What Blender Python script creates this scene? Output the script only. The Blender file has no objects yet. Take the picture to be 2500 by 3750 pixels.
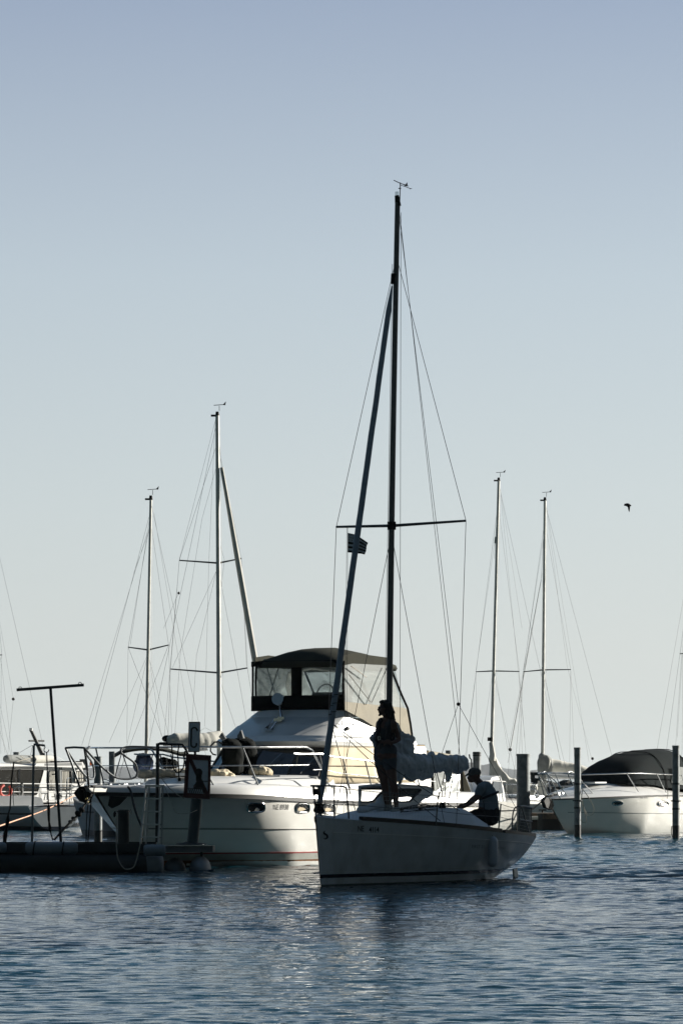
import bpy, bmesh, math, random
import numpy as np
from mathutils import Vector, Matrix, noise
R = math.radians
random.seed(7)
# ------------------------------------------------------------ camera
F, HZ, CH = 15000.0, 2850.0, 1.6        # focal length in photo pixels, horizon row, camera height
scn = bpy.context.scene
cam_d = bpy.data.cameras.new("camera"); cam = bpy.data.objects.new("camera", cam_d)
scn.collection.objects.link(cam); scn.camera = cam
cam.location = (0, 0, CH); cam.rotation_euler = (R(90), 0, 0)
cam_d.sensor_fit = 'VERTICAL'; cam_d.sensor_height = 36; cam_d.lens = 36*F/3750
cam_d.shift_y = (HZ-1875)/3750; cam_d.clip_end = 12000; cam_d.clip_start = 0.5
scn.view_settings.view_transform = 'Standard'; scn.view_settings.look = 'None'
scn.view_settings.exposure = 0.95; scn.view_settings.gamma = 1
EXPO = 2**0.95
# ------------------------------------------------------------ sky + sun
SUN_AZ, SUN_EL = R(27), R(17.5)            # behind the boats, to the right
SD = Vector((math.cos(SUN_AZ)*math.cos(SUN_EL), math.sin(SUN_AZ)*math.cos(SUN_EL), math.sin(SUN_EL)))
w = bpy.data.worlds.new("World"); scn.world = w; w.use_nodes = True
nt = w.node_tree; nt.nodes.clear()
def N(t, nt=nt, **k):
    n = nt.nodes.new(t)
    for a, b in k.items(): setattr(n, a, b)
    return n
out = N('ShaderNodeOutputWorld'); bg = N('ShaderNodeBackground'); bg.inputs[1].default_value = 0.1
sky = N('ShaderNodeTexSky', sky_type='NISHITA'); sky.sun_disc = False
sky.sun_elevation = SUN_EL; sky.sun_rotation = R(90)-SUN_AZ; sky.air_density = 1.2; sky.dust_density = 2.0
tc = N('ShaderNodeTexCoord'); sp = N('ShaderNodeSeparateXYZ'); nt.links.new(tc.outputs['Generated'], sp.inputs[0])
ramp = N('ShaderNodeValToRGB'); nt.links.new(sp.outputs[2], ramp.inputs[0])
def lin(c): return [((x/255)/12.92 if x/255 <= .04045 else ((x/255+.055)/1.055)**2.4) for x in c]
stops = [(0.0, (206, 213, 211)), (0.03, (204, 211, 211)), (0.065, (197, 207, 211)), (0.122, (182, 195, 206)), (0.187, (149, 164, 187)),
         (0.215, (104, 137, 164)), (0.26, (68, 106, 136)), (0.36, (46, 82, 110)), (0.6, (70, 96, 120)), (1.0, (88, 110, 138))]
el = ramp.color_ramp.elements
while len(el) < len(stops): el.new(0.5)
for e, (p, c) in zip(el, stops):
    e.position = p; e.color = (*lin(c), 1)
# hazier and brighter towards the light, dim behind the camera (the shore behind is dark)
yz = N('ShaderNodeMath', operation='MULTIPLY_ADD'); nt.links.new(sp.outputs[2], yz.inputs[0]); yz.inputs[1].default_value = 0.85; nt.links.new(sp.outputs[1], yz.inputs[2])
az = N('ShaderNodeMapRange'); nt.links.new(yz.outputs[0], az.inputs[0])
az.inputs[1].default_value = -0.05; az.inputs[2].default_value = 0.9; az.inputs[3].default_value = 0.0; az.inputs[4].default_value = 1.0
ax = N('ShaderNodeMapRange', clamp=False); nt.links.new(sp.outputs[0], ax.inputs[0])
ax.inputs[1].default_value = -0.1; ax.inputs[2].default_value = 0.1; ax.inputs[3].default_value = 0.97; ax.inputs[4].default_value = 1.02
ax.clamp = True
tn = N('ShaderNodeMix', data_type='RGBA'); azp = N('ShaderNodeMath', operation='POWER'); nt.links.new(az.outputs[0], azp.inputs[0]); azp.inputs[1].default_value = 2.0; nt.links.new(azp.outputs[0], tn.inputs[0]); tn.inputs['A'].default_value = (.105, .135, .130, 1); tn.inputs['B'].default_value = (1, 1, 1, 1)
m2 = N('ShaderNodeMath', operation='MULTIPLY'); nt.links.new(ax.outputs[0], m2.inputs[0]); m2.inputs[1].default_value = 10.8/EXPO
mu = N('ShaderNodeMix', data_type='RGBA', blend_type='MULTIPLY'); mu.inputs[0].default_value = 1; nt.links.new(ramp.outputs[0], mu.inputs['A']); nt.links.new(tn.outputs['Result'], mu.inputs['B'])
sc = N('ShaderNodeVectorMath', operation='SCALE'); nt.links.new(mu.outputs['Result'], sc.inputs[0]); nt.links.new(m2.outputs[0], sc.inputs['Scale'])
mx = N('ShaderNodeMix', data_type='RGBA'); mx.inputs[0].default_value = 0.06
nt.links.new(sc.outputs[0], mx.inputs['A']); nt.links.new(sky.outputs[0], mx.inputs['B'])
nt.links.new(mx.outputs['Result'], bg.inputs[0]); nt.links.new(bg.outputs[0], out.inputs[0])
sl = bpy.data.lights.new("sun", 'SUN'); sl.energy = 5.0; sl.angle = R(0.53); sl.color = (1.0, 0.95, 0.86)
so = bpy.data.objects.new("sun", sl); scn.collection.objects.link(so)
so.rotation_euler = SD.to_track_quat('Z', 'Y').to_euler()

# ------------------------------------------------------------ helpers
C = scn.collection
def P(u, v, Y): return Vector(((u-1250)*Y/F, Y, CH-(v-HZ)*Y/F))
class Frame:
    """a boat's own axes: d metres aft of the stem, p to port, z up"""
    def __init__(s, X0, Y0, a): s.X, s.Y, s.a = X0, Y0, R(a); s.s, s.c = math.sin(s.a), math.cos(s.a)
    def __call__(s, d, p, z): return Vector((s.X+d*s.s+p*s.c, s.Y+d*s.c-p*s.s, z))
    def at(s, u, v, p):                 # the point seen at (u,v) on the lengthwise plane p
        k = (u-1250)/F
        d = (k*(s.Y-p*s.s)-s.X-p*s.c)/(s.s-k*s.c)
        y = s.Y+d*s.c-p*s.s
        return d, p, CH-(v-HZ)*y/F
    def cr(s, u, v, d):                 # the point seen at (u,v) on the crosswise plane d
        k = (u-1250)/F
        p = (k*(s.Y+d*s.c)-s.X-d*s.s)/(s.c+k*s.s)
        y = s.Y+d*s.c-p*s.s
        return d, p, CH-(v-HZ)*y/F
    def A(s, u, v, p): return s(*s.at(u, v, p))
    def K(s, u, v, d): return s(*s.cr(u, v, d))
    def root(s, name, *t, **k):
        e = thing(name, *t, loc=(s.X, s.Y, 0), **k); e.rotation_euler = (0, 0, R(90)-s.a); bpy.context.view_layer.update(); return e
ROOTS = {}
def tag(o, label, cat, group=None, kind=None):
    if label: o['label'] = label
    if cat: o['category'] = cat
    if group: o['group'] = group
    if kind: o['kind'] = kind
    return o
def thing(name, label, cat, group=None, loc=(0, 0, 0)):
    o = bpy.data.objects.new(name, None); C.objects.link(o); o.location = loc; o.empty_display_size = .2
    tag(o, label, cat, group); bpy.context.view_layer.update(); return o
def rootmat(o):
    while o.parent: o = o.parent
    return o.matrix_world.copy() if o.type == 'EMPTY' else Matrix.Translation(o.location)
class MB:
    def __init__(s): s.v, s.f = [], []
    def add(s, vs, fs):
        n = len(s.v); s.v += [Vector(v) for v in vs]; s.f += [tuple(i+n for i in f) for f in fs]; return s
    def hexa(s, p):                     # 8 corners, bottom 4 then top 4
        return s.add(p, [(3, 2, 1, 0), (4, 5, 6, 7), (0, 1, 5, 4), (1, 2, 6, 5), (2, 3, 7, 6), (3, 0, 4, 7)])
    def box(s, c, d, fr=None, bev=0):   # centre, size (in fr axes when given)
        x, y, z = d[0]/2, d[1]/2, d[2]/2
        q = [(-x, -y, -z), (x, -y, -z), (x, y, -z), (-x, y, -z), (-x, -y, z), (x, -y, z), (x, y, z), (-x, y, z)]
        q = [(c[0]+a, c[1]+b, c[2]+e) for a, b, e in q]
        return s.hexa([fr(*t) for t in q] if fr else q)
    def tube(s, pts, r, n=8, cap=True, flat=1.0):
        pts = [Vector(p) for p in pts]; rs = r if isinstance(r, (list, tuple)) else [r]*len(pts)
        rings = []; up = None
        for i, p in enumerate(pts):
            t = (pts[min(i+1, len(pts)-1)]-pts[max(i-1, 0)])
            if t.length < 1e-9: t = Vector((0, 0, 1))
            t.normalize()
            if up is None: up = Vector((0, 1, 0)) if abs(t.y) < .9 else Vector((1, 0, 0))
            a = (up-t*up.dot(t)).normalized(); b = t.cross(a); up = a
            rings.append([p+(a*math.cos(2*math.pi*k/n)*flat+b*math.sin(2*math.pi*k/n))*rs[i] for k in range(n)])
        return s.loft(rings, cap=cap)
    def bar(s, a, b, w, h=None, up=(0, 0, 1)):
        a, b = Vector(a), Vector(b); t = (b-a).normalized(); up = Vector(up)
        if abs(t.dot(up)) > .98: up = Vector((0, 1, 0))
        x = t.cross(up).normalized(); z = x.cross(t); h = h or w
        q = [(-1, -1), (1, -1), (1, 1), (-1, 1)]
        return s.loft([[p+x*i*w/2+z*j*h/2 for i, j in q] for p in (a, b)])
    def loft(s, rings, cap=True, closed=True):
        n = len(rings[0]); vs = [v for r in rings for v in r]; fs = []
        for i in range(len(rings)-1):
            for k in range(n if closed else n-1):
                k2 = (k+1) % n; fs.append((i*n+k, i*n+k2, (i+1)*n+k2, (i+1)*n+k))
        if cap and closed:
            fs.append(tuple(range(n-1, -1, -1))); m = (len(rings)-1)*n; fs.append(tuple(range(m, m+n)))
        return s.add(vs, fs)
    def ell(s, c, r, n=16, m=10, ax=None):
        c = Vector(c); r = (r, r, r) if isinstance(r, (int, float)) else r
        vs, fs = [], []
        for i in range(m+1):
            th = math.pi*i/m
            for k in range(n):
                ph = 2*math.pi*k/n
                q = Vector((r[0]*math.sin(th)*math.cos(ph), r[1]*math.sin(th)*math.sin(ph), r[2]*math.cos(th)))
                if ax: q = ax @ q
                vs.append(c+q)
        for i in range(m):
            for k in range(n): fs.append((i*n+k, (i+1)*n+k, (i+1)*n+(k+1) % n, i*n+(k+1) % n))
        return s.add(vs, fs)
    def prism(s, pts, off):             # polygon outline extruded by a vector
        pts = [Vector(p) for p in pts]; off = Vector(off); n = len(pts)
        return s.add(pts+[p+off for p in pts], [tuple(range(n-1, -1, -1)), tuple(range(n, 2*n))]+[(i, (i+1) % n, n+(i+1) % n, n+i) for i in range(n)])
    def cyl(s, a, b, r, r2=None, n=20): return s.tube([a, b], [r, r if r2 is None else r2], n)
    def build(s, name, m, parent=None, label=None, cat=None, group=None, kind=None, smooth=35, loc=None, weld=True, bevel=0):
        me = bpy.data.meshes.new(name)
        if parent is not None: M = rootmat(parent).inverted()
        else:
            if loc is None:
                k = len(s.v); c = sum(s.v, Vector())/k; loc = Vector((c.x, c.y, min(v.z for v in s.v)))
            M = Matrix.Translation(-Vector(loc))
        bm = bmesh.new(); vs = [bm.verts.new(M @ v) for v in s.v]
        for f in s.f:
            if len(set(f)) < 3: continue
            try: bm.faces.new([vs[i] for i in f])
            except ValueError: pass
        if weld: bmesh.ops.remove_doubles(bm, verts=bm.verts, dist=1e-5)
        bmesh.ops.recalc_face_normals(bm, faces=bm.faces)
        bm.to_mesh(me); bm.free()
        me.materials.append(m)
        if smooth:
            me.shade_smooth(); me.set_sharp_from_angle(angle=R(smooth))
        o = bpy.data.objects.new(name, me); C.objects.link(o)
        if parent is not None: o.parent = parent
        else: o.location = loc
        tag(o, label, cat, group, kind)
        if bevel:
            b = o.modifiers.new('edge', 'BEVEL'); b.width = bevel; b.segments = 2; b.limit_method = 'ANGLE'; b.angle_limit = R(50)
        return o
def sag(a, b, s, n=12):
    a, b = Vector(a), Vector(b)
    return [a.lerp(b, i/n)-Vector((0, 0, 4*s*(i/n)*(1-i/n))) for i in range(n+1)]
def smoothpath(pts, n=6):               # Catmull-Rom through points
    pts = [Vector(p) for p in pts]; q = [pts[0]]+pts+[pts[-1]]; o = []
    for i in range(1, len(q)-2):
        for k in range(n):
            t = k/n; a, b, c, d = q[i-1], q[i], q[i+1], q[i+2]
            o.append(.5*((2*b)+(c-a)*t+(2*a-5*b+4*c-d)*t*t+(3*b-a-3*c+d)*t**3))
    return o+[pts[-1]]
def interp(x, tab):
    if x <= tab[0][0]: return tab[0][1]
    for (a, b), (c, d) in zip(tab, tab[1:]):
        if x <= c:
            t = (x-a)/(c-a); return b+(d-b)*t
    return tab[-1][1]
def sinterp(x, tab):                    # smooth (monotone-ish) table lookup
    xs = [t[0] for t in tab]; ys = [t[1] for t in tab]
    if x <= xs[0]: return ys[0]
    if x >= xs[-1]: return ys[-1]
    i = max(k for k in range(len(xs)-1) if xs[k] <= x)
    h = xs[i+1]-xs[i]; t = (x-xs[i])/h
    def sl(k):
        if k == 0: return (ys[1]-ys[0])/(xs[1]-xs[0])
        if k == len(xs)-1: return (ys[-1]-ys[-2])/(xs[-1]-xs[-2])
        return (ys[k+1]-ys[k-1])/(xs[k+1]-xs[k-1])
    m0, m1 = sl(i)*h, sl(i+1)*h
    return (2*t**3-3*t**2+1)*ys[i]+(t**3-2*t**2+t)*m0+(-2*t**3+3*t**2)*ys[i+1]+(t**3-t**2)*m1

# ------------------------------------------------------------ materials
def mat(name, col, rough=.5, metal=0, var=.12, scale=3, bump=0, bscale=20, stretch=None, spec=.5, stripes=None, dirt=None, alpha=1, trans=0, coat=0):
    """principled paint with noise wear; stripes = [(z0,z1,colour)] bands at object heights"""
    m = bpy.data.materials.new(name); m.use_nodes = True; t = m.node_tree; n = t.nodes; L = t.links.new
    b = n['Principled BSDF']; b.inputs['Roughness'].default_value = rough; b.inputs['Metallic'].default_value = metal
    b.inputs['Specular IOR Level'].default_value = spec; b.inputs['Alpha'].default_value = alpha
    b.inputs['Transmission Weight'].default_value = trans; b.inputs['Coat Weight'].default_value = coat; b.inputs['Coat Roughness'].default_value = .08
    tcn = n.new('ShaderNodeTexCoord'); mp = n.new('ShaderNodeMapping'); L(tcn.outputs['Object'], mp.inputs[0])
    if stretch: mp.inputs['Scale'].default_value = stretch
    nz = n.new('ShaderNodeTexNoise'); nz.inputs['Scale'].default_value = scale; nz.inputs['Detail'].default_value = 6; L(mp.outputs[0], nz.inputs[0])
    cr = n.new('ShaderNodeValToRGB'); L(nz.outputs[0], cr.inputs[0])
    cr.color_ramp.elements[0].position = .3; cr.color_ramp.elements[1].position = .7
    cr.color_ramp.elements[0].color = (*[c*(1-var) for c in col], 1); cr.color_ramp.elements[1].color = (*[min(1, c*(1+var*.5)) for c in col], 1)
    cur = cr.outputs[0]
    if dirt:                            # (colour, amount, scale, stretch)
        mp2 = n.new('ShaderNodeMapping'); L(tcn.outputs['Object'], mp2.inputs[0]); mp2.inputs['Scale'].default_value = dirt[3]
        n2 = n.new('ShaderNodeTexNoise'); n2.inputs['Scale'].default_value = dirt[2]; n2.inputs['Detail'].default_value = 8; n2.inputs['Roughness'].default_value = .65; L(mp2.outputs[0], n2.inputs[0])
        mr = n.new('ShaderNodeMapRange'); L(n2.outputs[0], mr.inputs[0]); mr.inputs[1].default_value = .5; mr.inputs[2].default_value = .75; mr.inputs[4].default_value = dirt[1]
        x = n.new('ShaderNodeMix'); x.data_type = 'RGBA'; L(mr.outputs[0], x.inputs[0]); L(cur, x.inputs['A']); x.inputs['B'].default_value = (*dirt[0], 1); cur = x.outputs['Result']
    if stripes:
        s = n.new('ShaderNodeSeparateXYZ'); L(tcn.outputs['Object'], s.inputs[0])
        for z0, z1, c in stripes:
            g = n.new('ShaderNodeMath'); g.operation = 'COMPARE'; L(s.outputs[2], g.inputs[0]); g.inputs[1].default_value = (z0+z1)/2; g.inputs[2].default_value = abs(z1-z0)/2
            x = n.new('ShaderNodeMix'); x.data_type = 'RGBA'; L(g.outputs[0], x.inputs[0]); L(cur, x.inputs['A']); x.inputs['B'].default_value = (*c, 1); cur = x.outputs['Result']
    L(cur, b.inputs['Base Color'])
    rr = n.new('ShaderNodeMapRange'); L(nz.outputs[0], rr.inputs[0]); rr.inputs[3].default_value = max(0, rough-.08); rr.inputs[4].default_value = min(1, rough+.1); L(rr.outputs[0], b.inputs['Roughness'])
    if bump:
        n3 = n.new('ShaderNodeTexNoise'); n3.inputs['Scale'].default_value = bscale; n3.inputs['Detail'].default_value = 5; L(mp.outputs[0], n3.inputs[0])
        bp = n.new('ShaderNodeBump'); bp.inputs['Strength'].default_value = bump; bp.inputs['Distance'].default_value = .02; L(n3.outputs[0], bp.inputs['Height']); L(bp.outputs[0], b.inputs['Normal'])
    return m
def clearmat(name, tint=(.8, .85, .86), fac=.75, bs=.25):
    """clear vinyl: mostly see-through, slightly milky and wrinkled"""
    m = bpy.data.materials.new(name); m.use_nodes = True; t = m.node_tree; n = t.nodes; L = t.links.new; n.clear()
    o = n.new('ShaderNodeOutputMaterial'); tr = n.new('ShaderNodeBsdfTransparent'); tr.inputs[0].default_value = (*tint, 1)
    b = n.new('ShaderNodeBsdfPrincipled'); b.inputs['Base Color'].default_value = (.55, .58, .58, 1); b.inputs['Roughness'].default_value = .12
    nz = n.new('ShaderNodeTexNoise'); nz.inputs['Scale'].default_value = 2.5; nz.inputs['Detail'].default_value = 4; nz.inputs['Distortion'].default_value = 1.2
    bp = n.new('ShaderNodeBump'); bp.inputs['Strength'].default_value = bs; bp.inputs['Distance'].default_value = .1; L(nz.outputs[0], bp.inputs['Height']); L(bp.outputs[0], b.inputs['Normal'])
    mr = n.new('ShaderNodeMapRange'); L(nz.outputs[0], mr.inputs[0]); mr.inputs[1].default_value = .35; mr.inputs[2].default_value = .8; mr.inputs[3].default_value = fac; mr.inputs[4].default_value = fac*.55
    x = n.new('ShaderNodeMixShader'); L(mr.outputs[0], x.inputs[0]); L(b.outputs[0], x.inputs[1]); L(tr.outputs[0], x.inputs[2]); L(x.outputs[0], o.inputs[0])
    return m
W_ = (.78, .78, .75)
M = dict(
 hull=mat('white_gelcoat', (.62, .64, .64), .22, var=.08, dirt=((.36, .36, .31), .55, 2.4, (1, 1, .5)), stripes=[(.125, .18, (.015, .018, .03)), (-.5, .03, (.10, .11, .11))], coat=.3),
 deck=mat('deck_paint', (.62, .64, .66), .6, var=.08, bump=.2, bscale=60),
 yhull=mat('yacht_gelcoat', (.80, .79, .74), .2, var=.04, dirt=((.55, .54, .47), .3, 1.1, (1, 1, 4)), coat=.3),
 white=mat('white_fibreglass', (.76, .76, .74), .3, var=.05, dirt=((.5, .49, .44), .3, 2.0, (1, 1, 3)), coat=.2),
 white2=mat('old_white_paint', (.70, .71, .70), .45, var=.1, dirt=((.38, .38, .35), .5, 2.2, (1, 1, 4))),
 bluehull=mat('shaded_blue_paint', (.17, .20, .24), .35, var=.12, dirt=((.2, .22, .24), .5, 1.5, (1, 1, 5)), stripes=[(-1, .16, (.01, .012, .015))]),  # blue paint darkened: the hull's shade is put into the colour
 smallhull=mat('grey_white_gelcoat', (.6, .62, .62), .35, var=.1, stripes=[(-1, .14, (.02, .03, .05))]),
 alu=mat('dull_aluminium', (.30, .32, .32), .38, .7, var=.2, scale=8),
 aluw=mat('pale_mast_alloy', (.62, .62, .58), .35, .25, var=.12, scale=6),
 alud=mat('dark_mast_alloy', (.10, .11, .115), .4, .5, var=.2, scale=5),
 steel=mat('stainless_steel', (.55, .56, .56), .18, 1, var=.15, scale=12),
 chrome=mat('chrome', (.75, .75, .74), .06, 1, var=.04),
 wire=mat('rigging_wire', (.045, .05, .052), .45, .3, var=.1),
 wirew=mat('bright_wire', (.6, .6, .57), .4, .3, var=.1),
 galv=mat('galvanised_pile', (.20, .22, .225), .6, .3, var=.4, scale=6, dirt=((.05, .055, .04), .95, 3.5, (1, 1, .22)), bump=.3, bscale=30),
 galvd=mat('painted_dock_steel', (.034, .042, .043), .55, .2, var=.3, scale=3, dirt=((.02, .025, .02), .7, 2, (1, 1, 1))),
 black=mat('black_rubber', (.009, .010, .010), .6, var=.3, spec=.25),
 blackc=mat('black_and_shaded_canvas', (.006, .008, .0075), .9, var=.3, spec=.1, bump=.35, bscale=9),
 canvas=mat('green_grey_canvas', (.045, .046, .035), .9, var=.2, spec=.1, bump=.3, bscale=7),
 canvasb=mat('beige_canvas', (.33, .30, .235), .85, var=.14, bump=.5, bscale=5, dirt=((.2, .18, .13), .35, 2, (1, 1, 2))),
 tarp=mat('cream_window_cover', (.62, .53, .37), .8, var=.08, bump=.5, bscale=3.5),
 sail=mat('white_sailcloth', (.50, .53, .56), .75, var=.12, bump=.4, bscale=12),
 jib=mat('furled_jib_cover', (.20, .25, .30), .7, var=.15, scale=4, stretch=(1, 1, 4)),
 cover=mat('sail_cover_cloth', (.62, .61, .55), .85, var=.15, bump=.5, bscale=8),
 coverg=mat('grey_sail_cover', (.27, .28, .27), .85, var=.2, bump=.5, bscale=8),
 glass=mat('dark_glass', (.012, .014, .015), .06, var=.1, spec=.7),
 rubber=mat('dark_rub_rail', (.02, .022, .02), .5, var=.3),
 red=mat('sign_red', (.085, .018, .016), .5, var=.25, scale=6, dirt=((.03, .015, .015), .4, 4, (1, 1, 1))),
 signw=mat('sign_white', (.62, .66, .70), .5, var=.1, dirt=((.2, .21, .2), .3, 5, (1, 1, 1))),
 signb=mat('sign_black', (.006, .007, .008), .55, var=.1),
 boot=mat('red_boot_stripe', (.30, .035, .03), .5, var=.15),
 foul=mat('orange_antifouling', (.33, .15, .06), .8, var=.35, scale=5, stretch=(1, 1, 3), dirt=((.08, .06, .035), .8, 4, (1, 1, 2))),
 greyb=mat('grey_bottom_paint', (.42, .42, .38), .6, var=.15, dirt=((.2, .16, .09), .5, 4, (1, 1, 2))),
 rope=mat('pale_rope', (.5, .47, .4), .9, var=.2, scale=30),
 ropeo=mat('orange_rope', (.62, .36, .24), .9, var=.2, scale=30),
 roped=mat('dark_rope', (.02, .021, .02), .9, var=.3, scale=30),
 buoy=mat('foam_float', (.22, .25, .27), .6, var=.12, dirt=((.09, .1, .09), .6, 3, (1, 1, 1)), bump=.15, bscale=12),
 wood=mat('jetty_timber', (.13, .10, .07), .8, var=.35, scale=5, stretch=(6, 1, 1), bump=.5),
 rock=mat('breakwater_rock', (.055, .058, .052), .95, var=.5, scale=2, bump=.8, bscale=3),
 conc=mat('dark_concrete', (.05, .052, .05), .9, var=.3),
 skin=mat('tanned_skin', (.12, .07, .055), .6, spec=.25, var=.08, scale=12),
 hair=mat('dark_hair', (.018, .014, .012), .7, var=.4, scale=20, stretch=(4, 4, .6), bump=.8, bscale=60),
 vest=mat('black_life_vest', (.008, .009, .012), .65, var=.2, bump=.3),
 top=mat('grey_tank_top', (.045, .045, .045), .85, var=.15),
 shorts=mat('washed_denim', (.07, .075, .085), .9, var=.2, bump=.3, bscale=40),
 dark=mat('dark_cloth', (.01, .011, .013), .9, var=.2),
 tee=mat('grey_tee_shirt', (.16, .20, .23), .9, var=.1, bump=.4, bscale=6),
 cap=mat('grey_cap', (.09, .09, .085), .85, var=.15),
 shoe=mat('pale_trainer', (.3, .31, .3), .8, var=.15),
 fend=mat('blue_grey_fender', (.42, .46, .52), .35, var=.1),
 lred=mat('lifebuoy_red', (.55, .06, .035), .5, var=.1),
 lite=mat('orange_lamp', (.7, .16, .04), .4, var=.1),
 curt=mat('cream_curtain', (.62, .6, .54), .9, var=.35, scale=4, stretch=(9, 9, .6), bump=.9, bscale=6),
 grey=mat('mid_grey', (.17, .18, .18), .7, var=.2),
 text=mat('hull_lettering', (.008, .009, .011), .5, var=0),
 textg=mat('grey_lettering', (.22, .225, .23), .5, var=0),
 bluet=mat('blue_tarp', (.09, .13, .24), .7, var=.3, bump=.6, bscale=8),
 grnc=mat('teal_dark_canvas', (.008, .013, .014), .9, var=.3, spec=.1, bump=.3, bscale=5),
 hill=mat('wooded_hill', (.03, .045, .05), .95, var=.4, scale=.05),
 clear=clearmat('clear_vinyl', (.9, .93, .93), .88),
 clearb=clearmat('milky_vinyl', (.93, .94, .92), .6),
)
def textmesh(s, size=1.0, space=1.0, bold=0.0, sx=1.0):
    cu = bpy.data.curves.new('lettering', 'FONT'); cu.body = s; cu.size = size; cu.space_character = space; cu.offset = bold; cu.resolution_u = 3
    o = bpy.data.objects.new('lettering_tmp', cu); C.objects.link(o); bpy.context.view_layer.update()
    me = bpy.data.meshes.new_from_object(o.evaluated_get(bpy.context.evaluated_depsgraph_get()))
    vs = [(v.co.x*sx, v.co.y) for v in me.vertices]; fs = [tuple(p.vertices) for p in me.polygons]
    bpy.data.objects.remove(o); bpy.data.curves.remove(cu); bpy.data.meshes.remove(me)
    x0 = min(v[0] for v in vs); y0 = min(v[1] for v in vs)
    return [(x-x0, y-y0) for x, y in vs], fs
def lettering(s, w, h, fn, name, m, parent, bold=0.0, space=1.0):
    """letters scaled to w x h metres and laid on fn(x,y)"""
    vs, fs = textmesh(s, 1, space, bold); X = max(v[0] for v in vs); Y = max(v[1] for v in vs)
    b = MB(); b.add([fn(x/X*w, y/Y*h) for x, y in vs], fs)
    return b.build(name, m, parent, smooth=0, weld=False)
class Hull:
    """lofted hull; hb: half beam at sheer, sh: sheer height, kz: keel height, k: section fullness, stem: rake of the stem over height"""
    def __init__(s, fr, L, hb, sh, kz, k, stem, NS=48, NT=18, trans=0.0):
        s.fr, s.L, s.hb, s.sh, s.kz, s.k, s.stem, s.NS, s.NT, s.tr = fr, L, hb, sh, kz, k, stem, NS, NT, trans
    def q(s, u, t):
        z0, z1 = sinterp(u, s.kz), sinterp(u, s.sh); z = z0+(z1-z0)*t
        y = sinterp(u, s.hb)*max(t, 0)**interp(u, s.k)
        d = u*s.L+sinterp(z, s.stem)*(1-u)**3+s.tr*(u**6)*(z1-z)
        return d, y, z
    def on(s, d, z, side=1, off=.004):
        u = d/s.L
        for _ in range(8):
            z0, z1 = sinterp(u, s.kz), sinterp(u, s.sh); t = min(1, max(0, (z-z0)/(z1-z0))); dd, y, _z = s.q(u, t); u = min(1, max(0, u+(d-dd)/s.L))
        return s.fr(d, side*(y+off), z)
    def mesh(s, zlo=None, zhi=None, off=0.0):
        b = MB(); us = [(i/s.NS)**1.3 for i in range(s.NS+1)]
        for side in (1, -1):
            rows = []
            for u in us: rows.append([s.fr(d, side*(y+off), z) for d, y, z in (s.q(u, (j/s.NT)) for j in range(s.NT+1))])
            b.loft(rows, cap=False, closed=False)
        last = [s.q(1, j/s.NT) for j in range(s.NT+1)]
        b.add([s.fr(d, y, z) for d, y, z in last]+[s.fr(d, -y, z) for d, y, z in last], [(j, j+1, s.NT+2+j, s.NT+1+j) for j in range(s.NT)])
        return b
    def band(s, z0, z1, off, side=(1, -1), u0=0.0, u1=1.0, n=60, zf=None):
        """thin strip following the hull between heights z0..z1 (or relative to the sheer when zf)"""
        b = MB()
        for sd in side:
            rows = []
            for i in range(n+1):
                u = u0+(u1-u0)*i/n; r = []
                for z in ((z0, z1) if not zf else zf(u)):
                    a, c = sinterp(u, s.kz), sinterp(u, s.sh); t = (z-a)/(c-a); t = min(1, max(0, t)); d, y, zz = s.q(u, t)
                    r += [s.fr(d, sd*(y-.002), zz), s.fr(d, sd*(y+off), zz)]
                rows.append([r[0], r[1], r[3], r[2]])
            b.loft(rows)
        return b
    def deckmesh(s, camber=.06, inset=0.0, dz=0.0, u0=0, u1=1, n=40, m=8):
        rows = []
        for i in range(n+1):
            u = u0+(u1-u0)*i/n; d, y, z = s.q(u, 1); y = max(0, y-inset)
            rows.append([s.fr(d, y*(2*j/m-1), z+dz+camber*(1-(2*j/m-1)**2)) for j in range(m+1)])
        return MB().loft(rows, cap=False, closed=False)
def wires(parent, lst, r=.0035, m=None, name='stay'):
    for a, b in lst: MB().tube([a, b], r, 5).build(name, m or M['wire'], parent)
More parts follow.
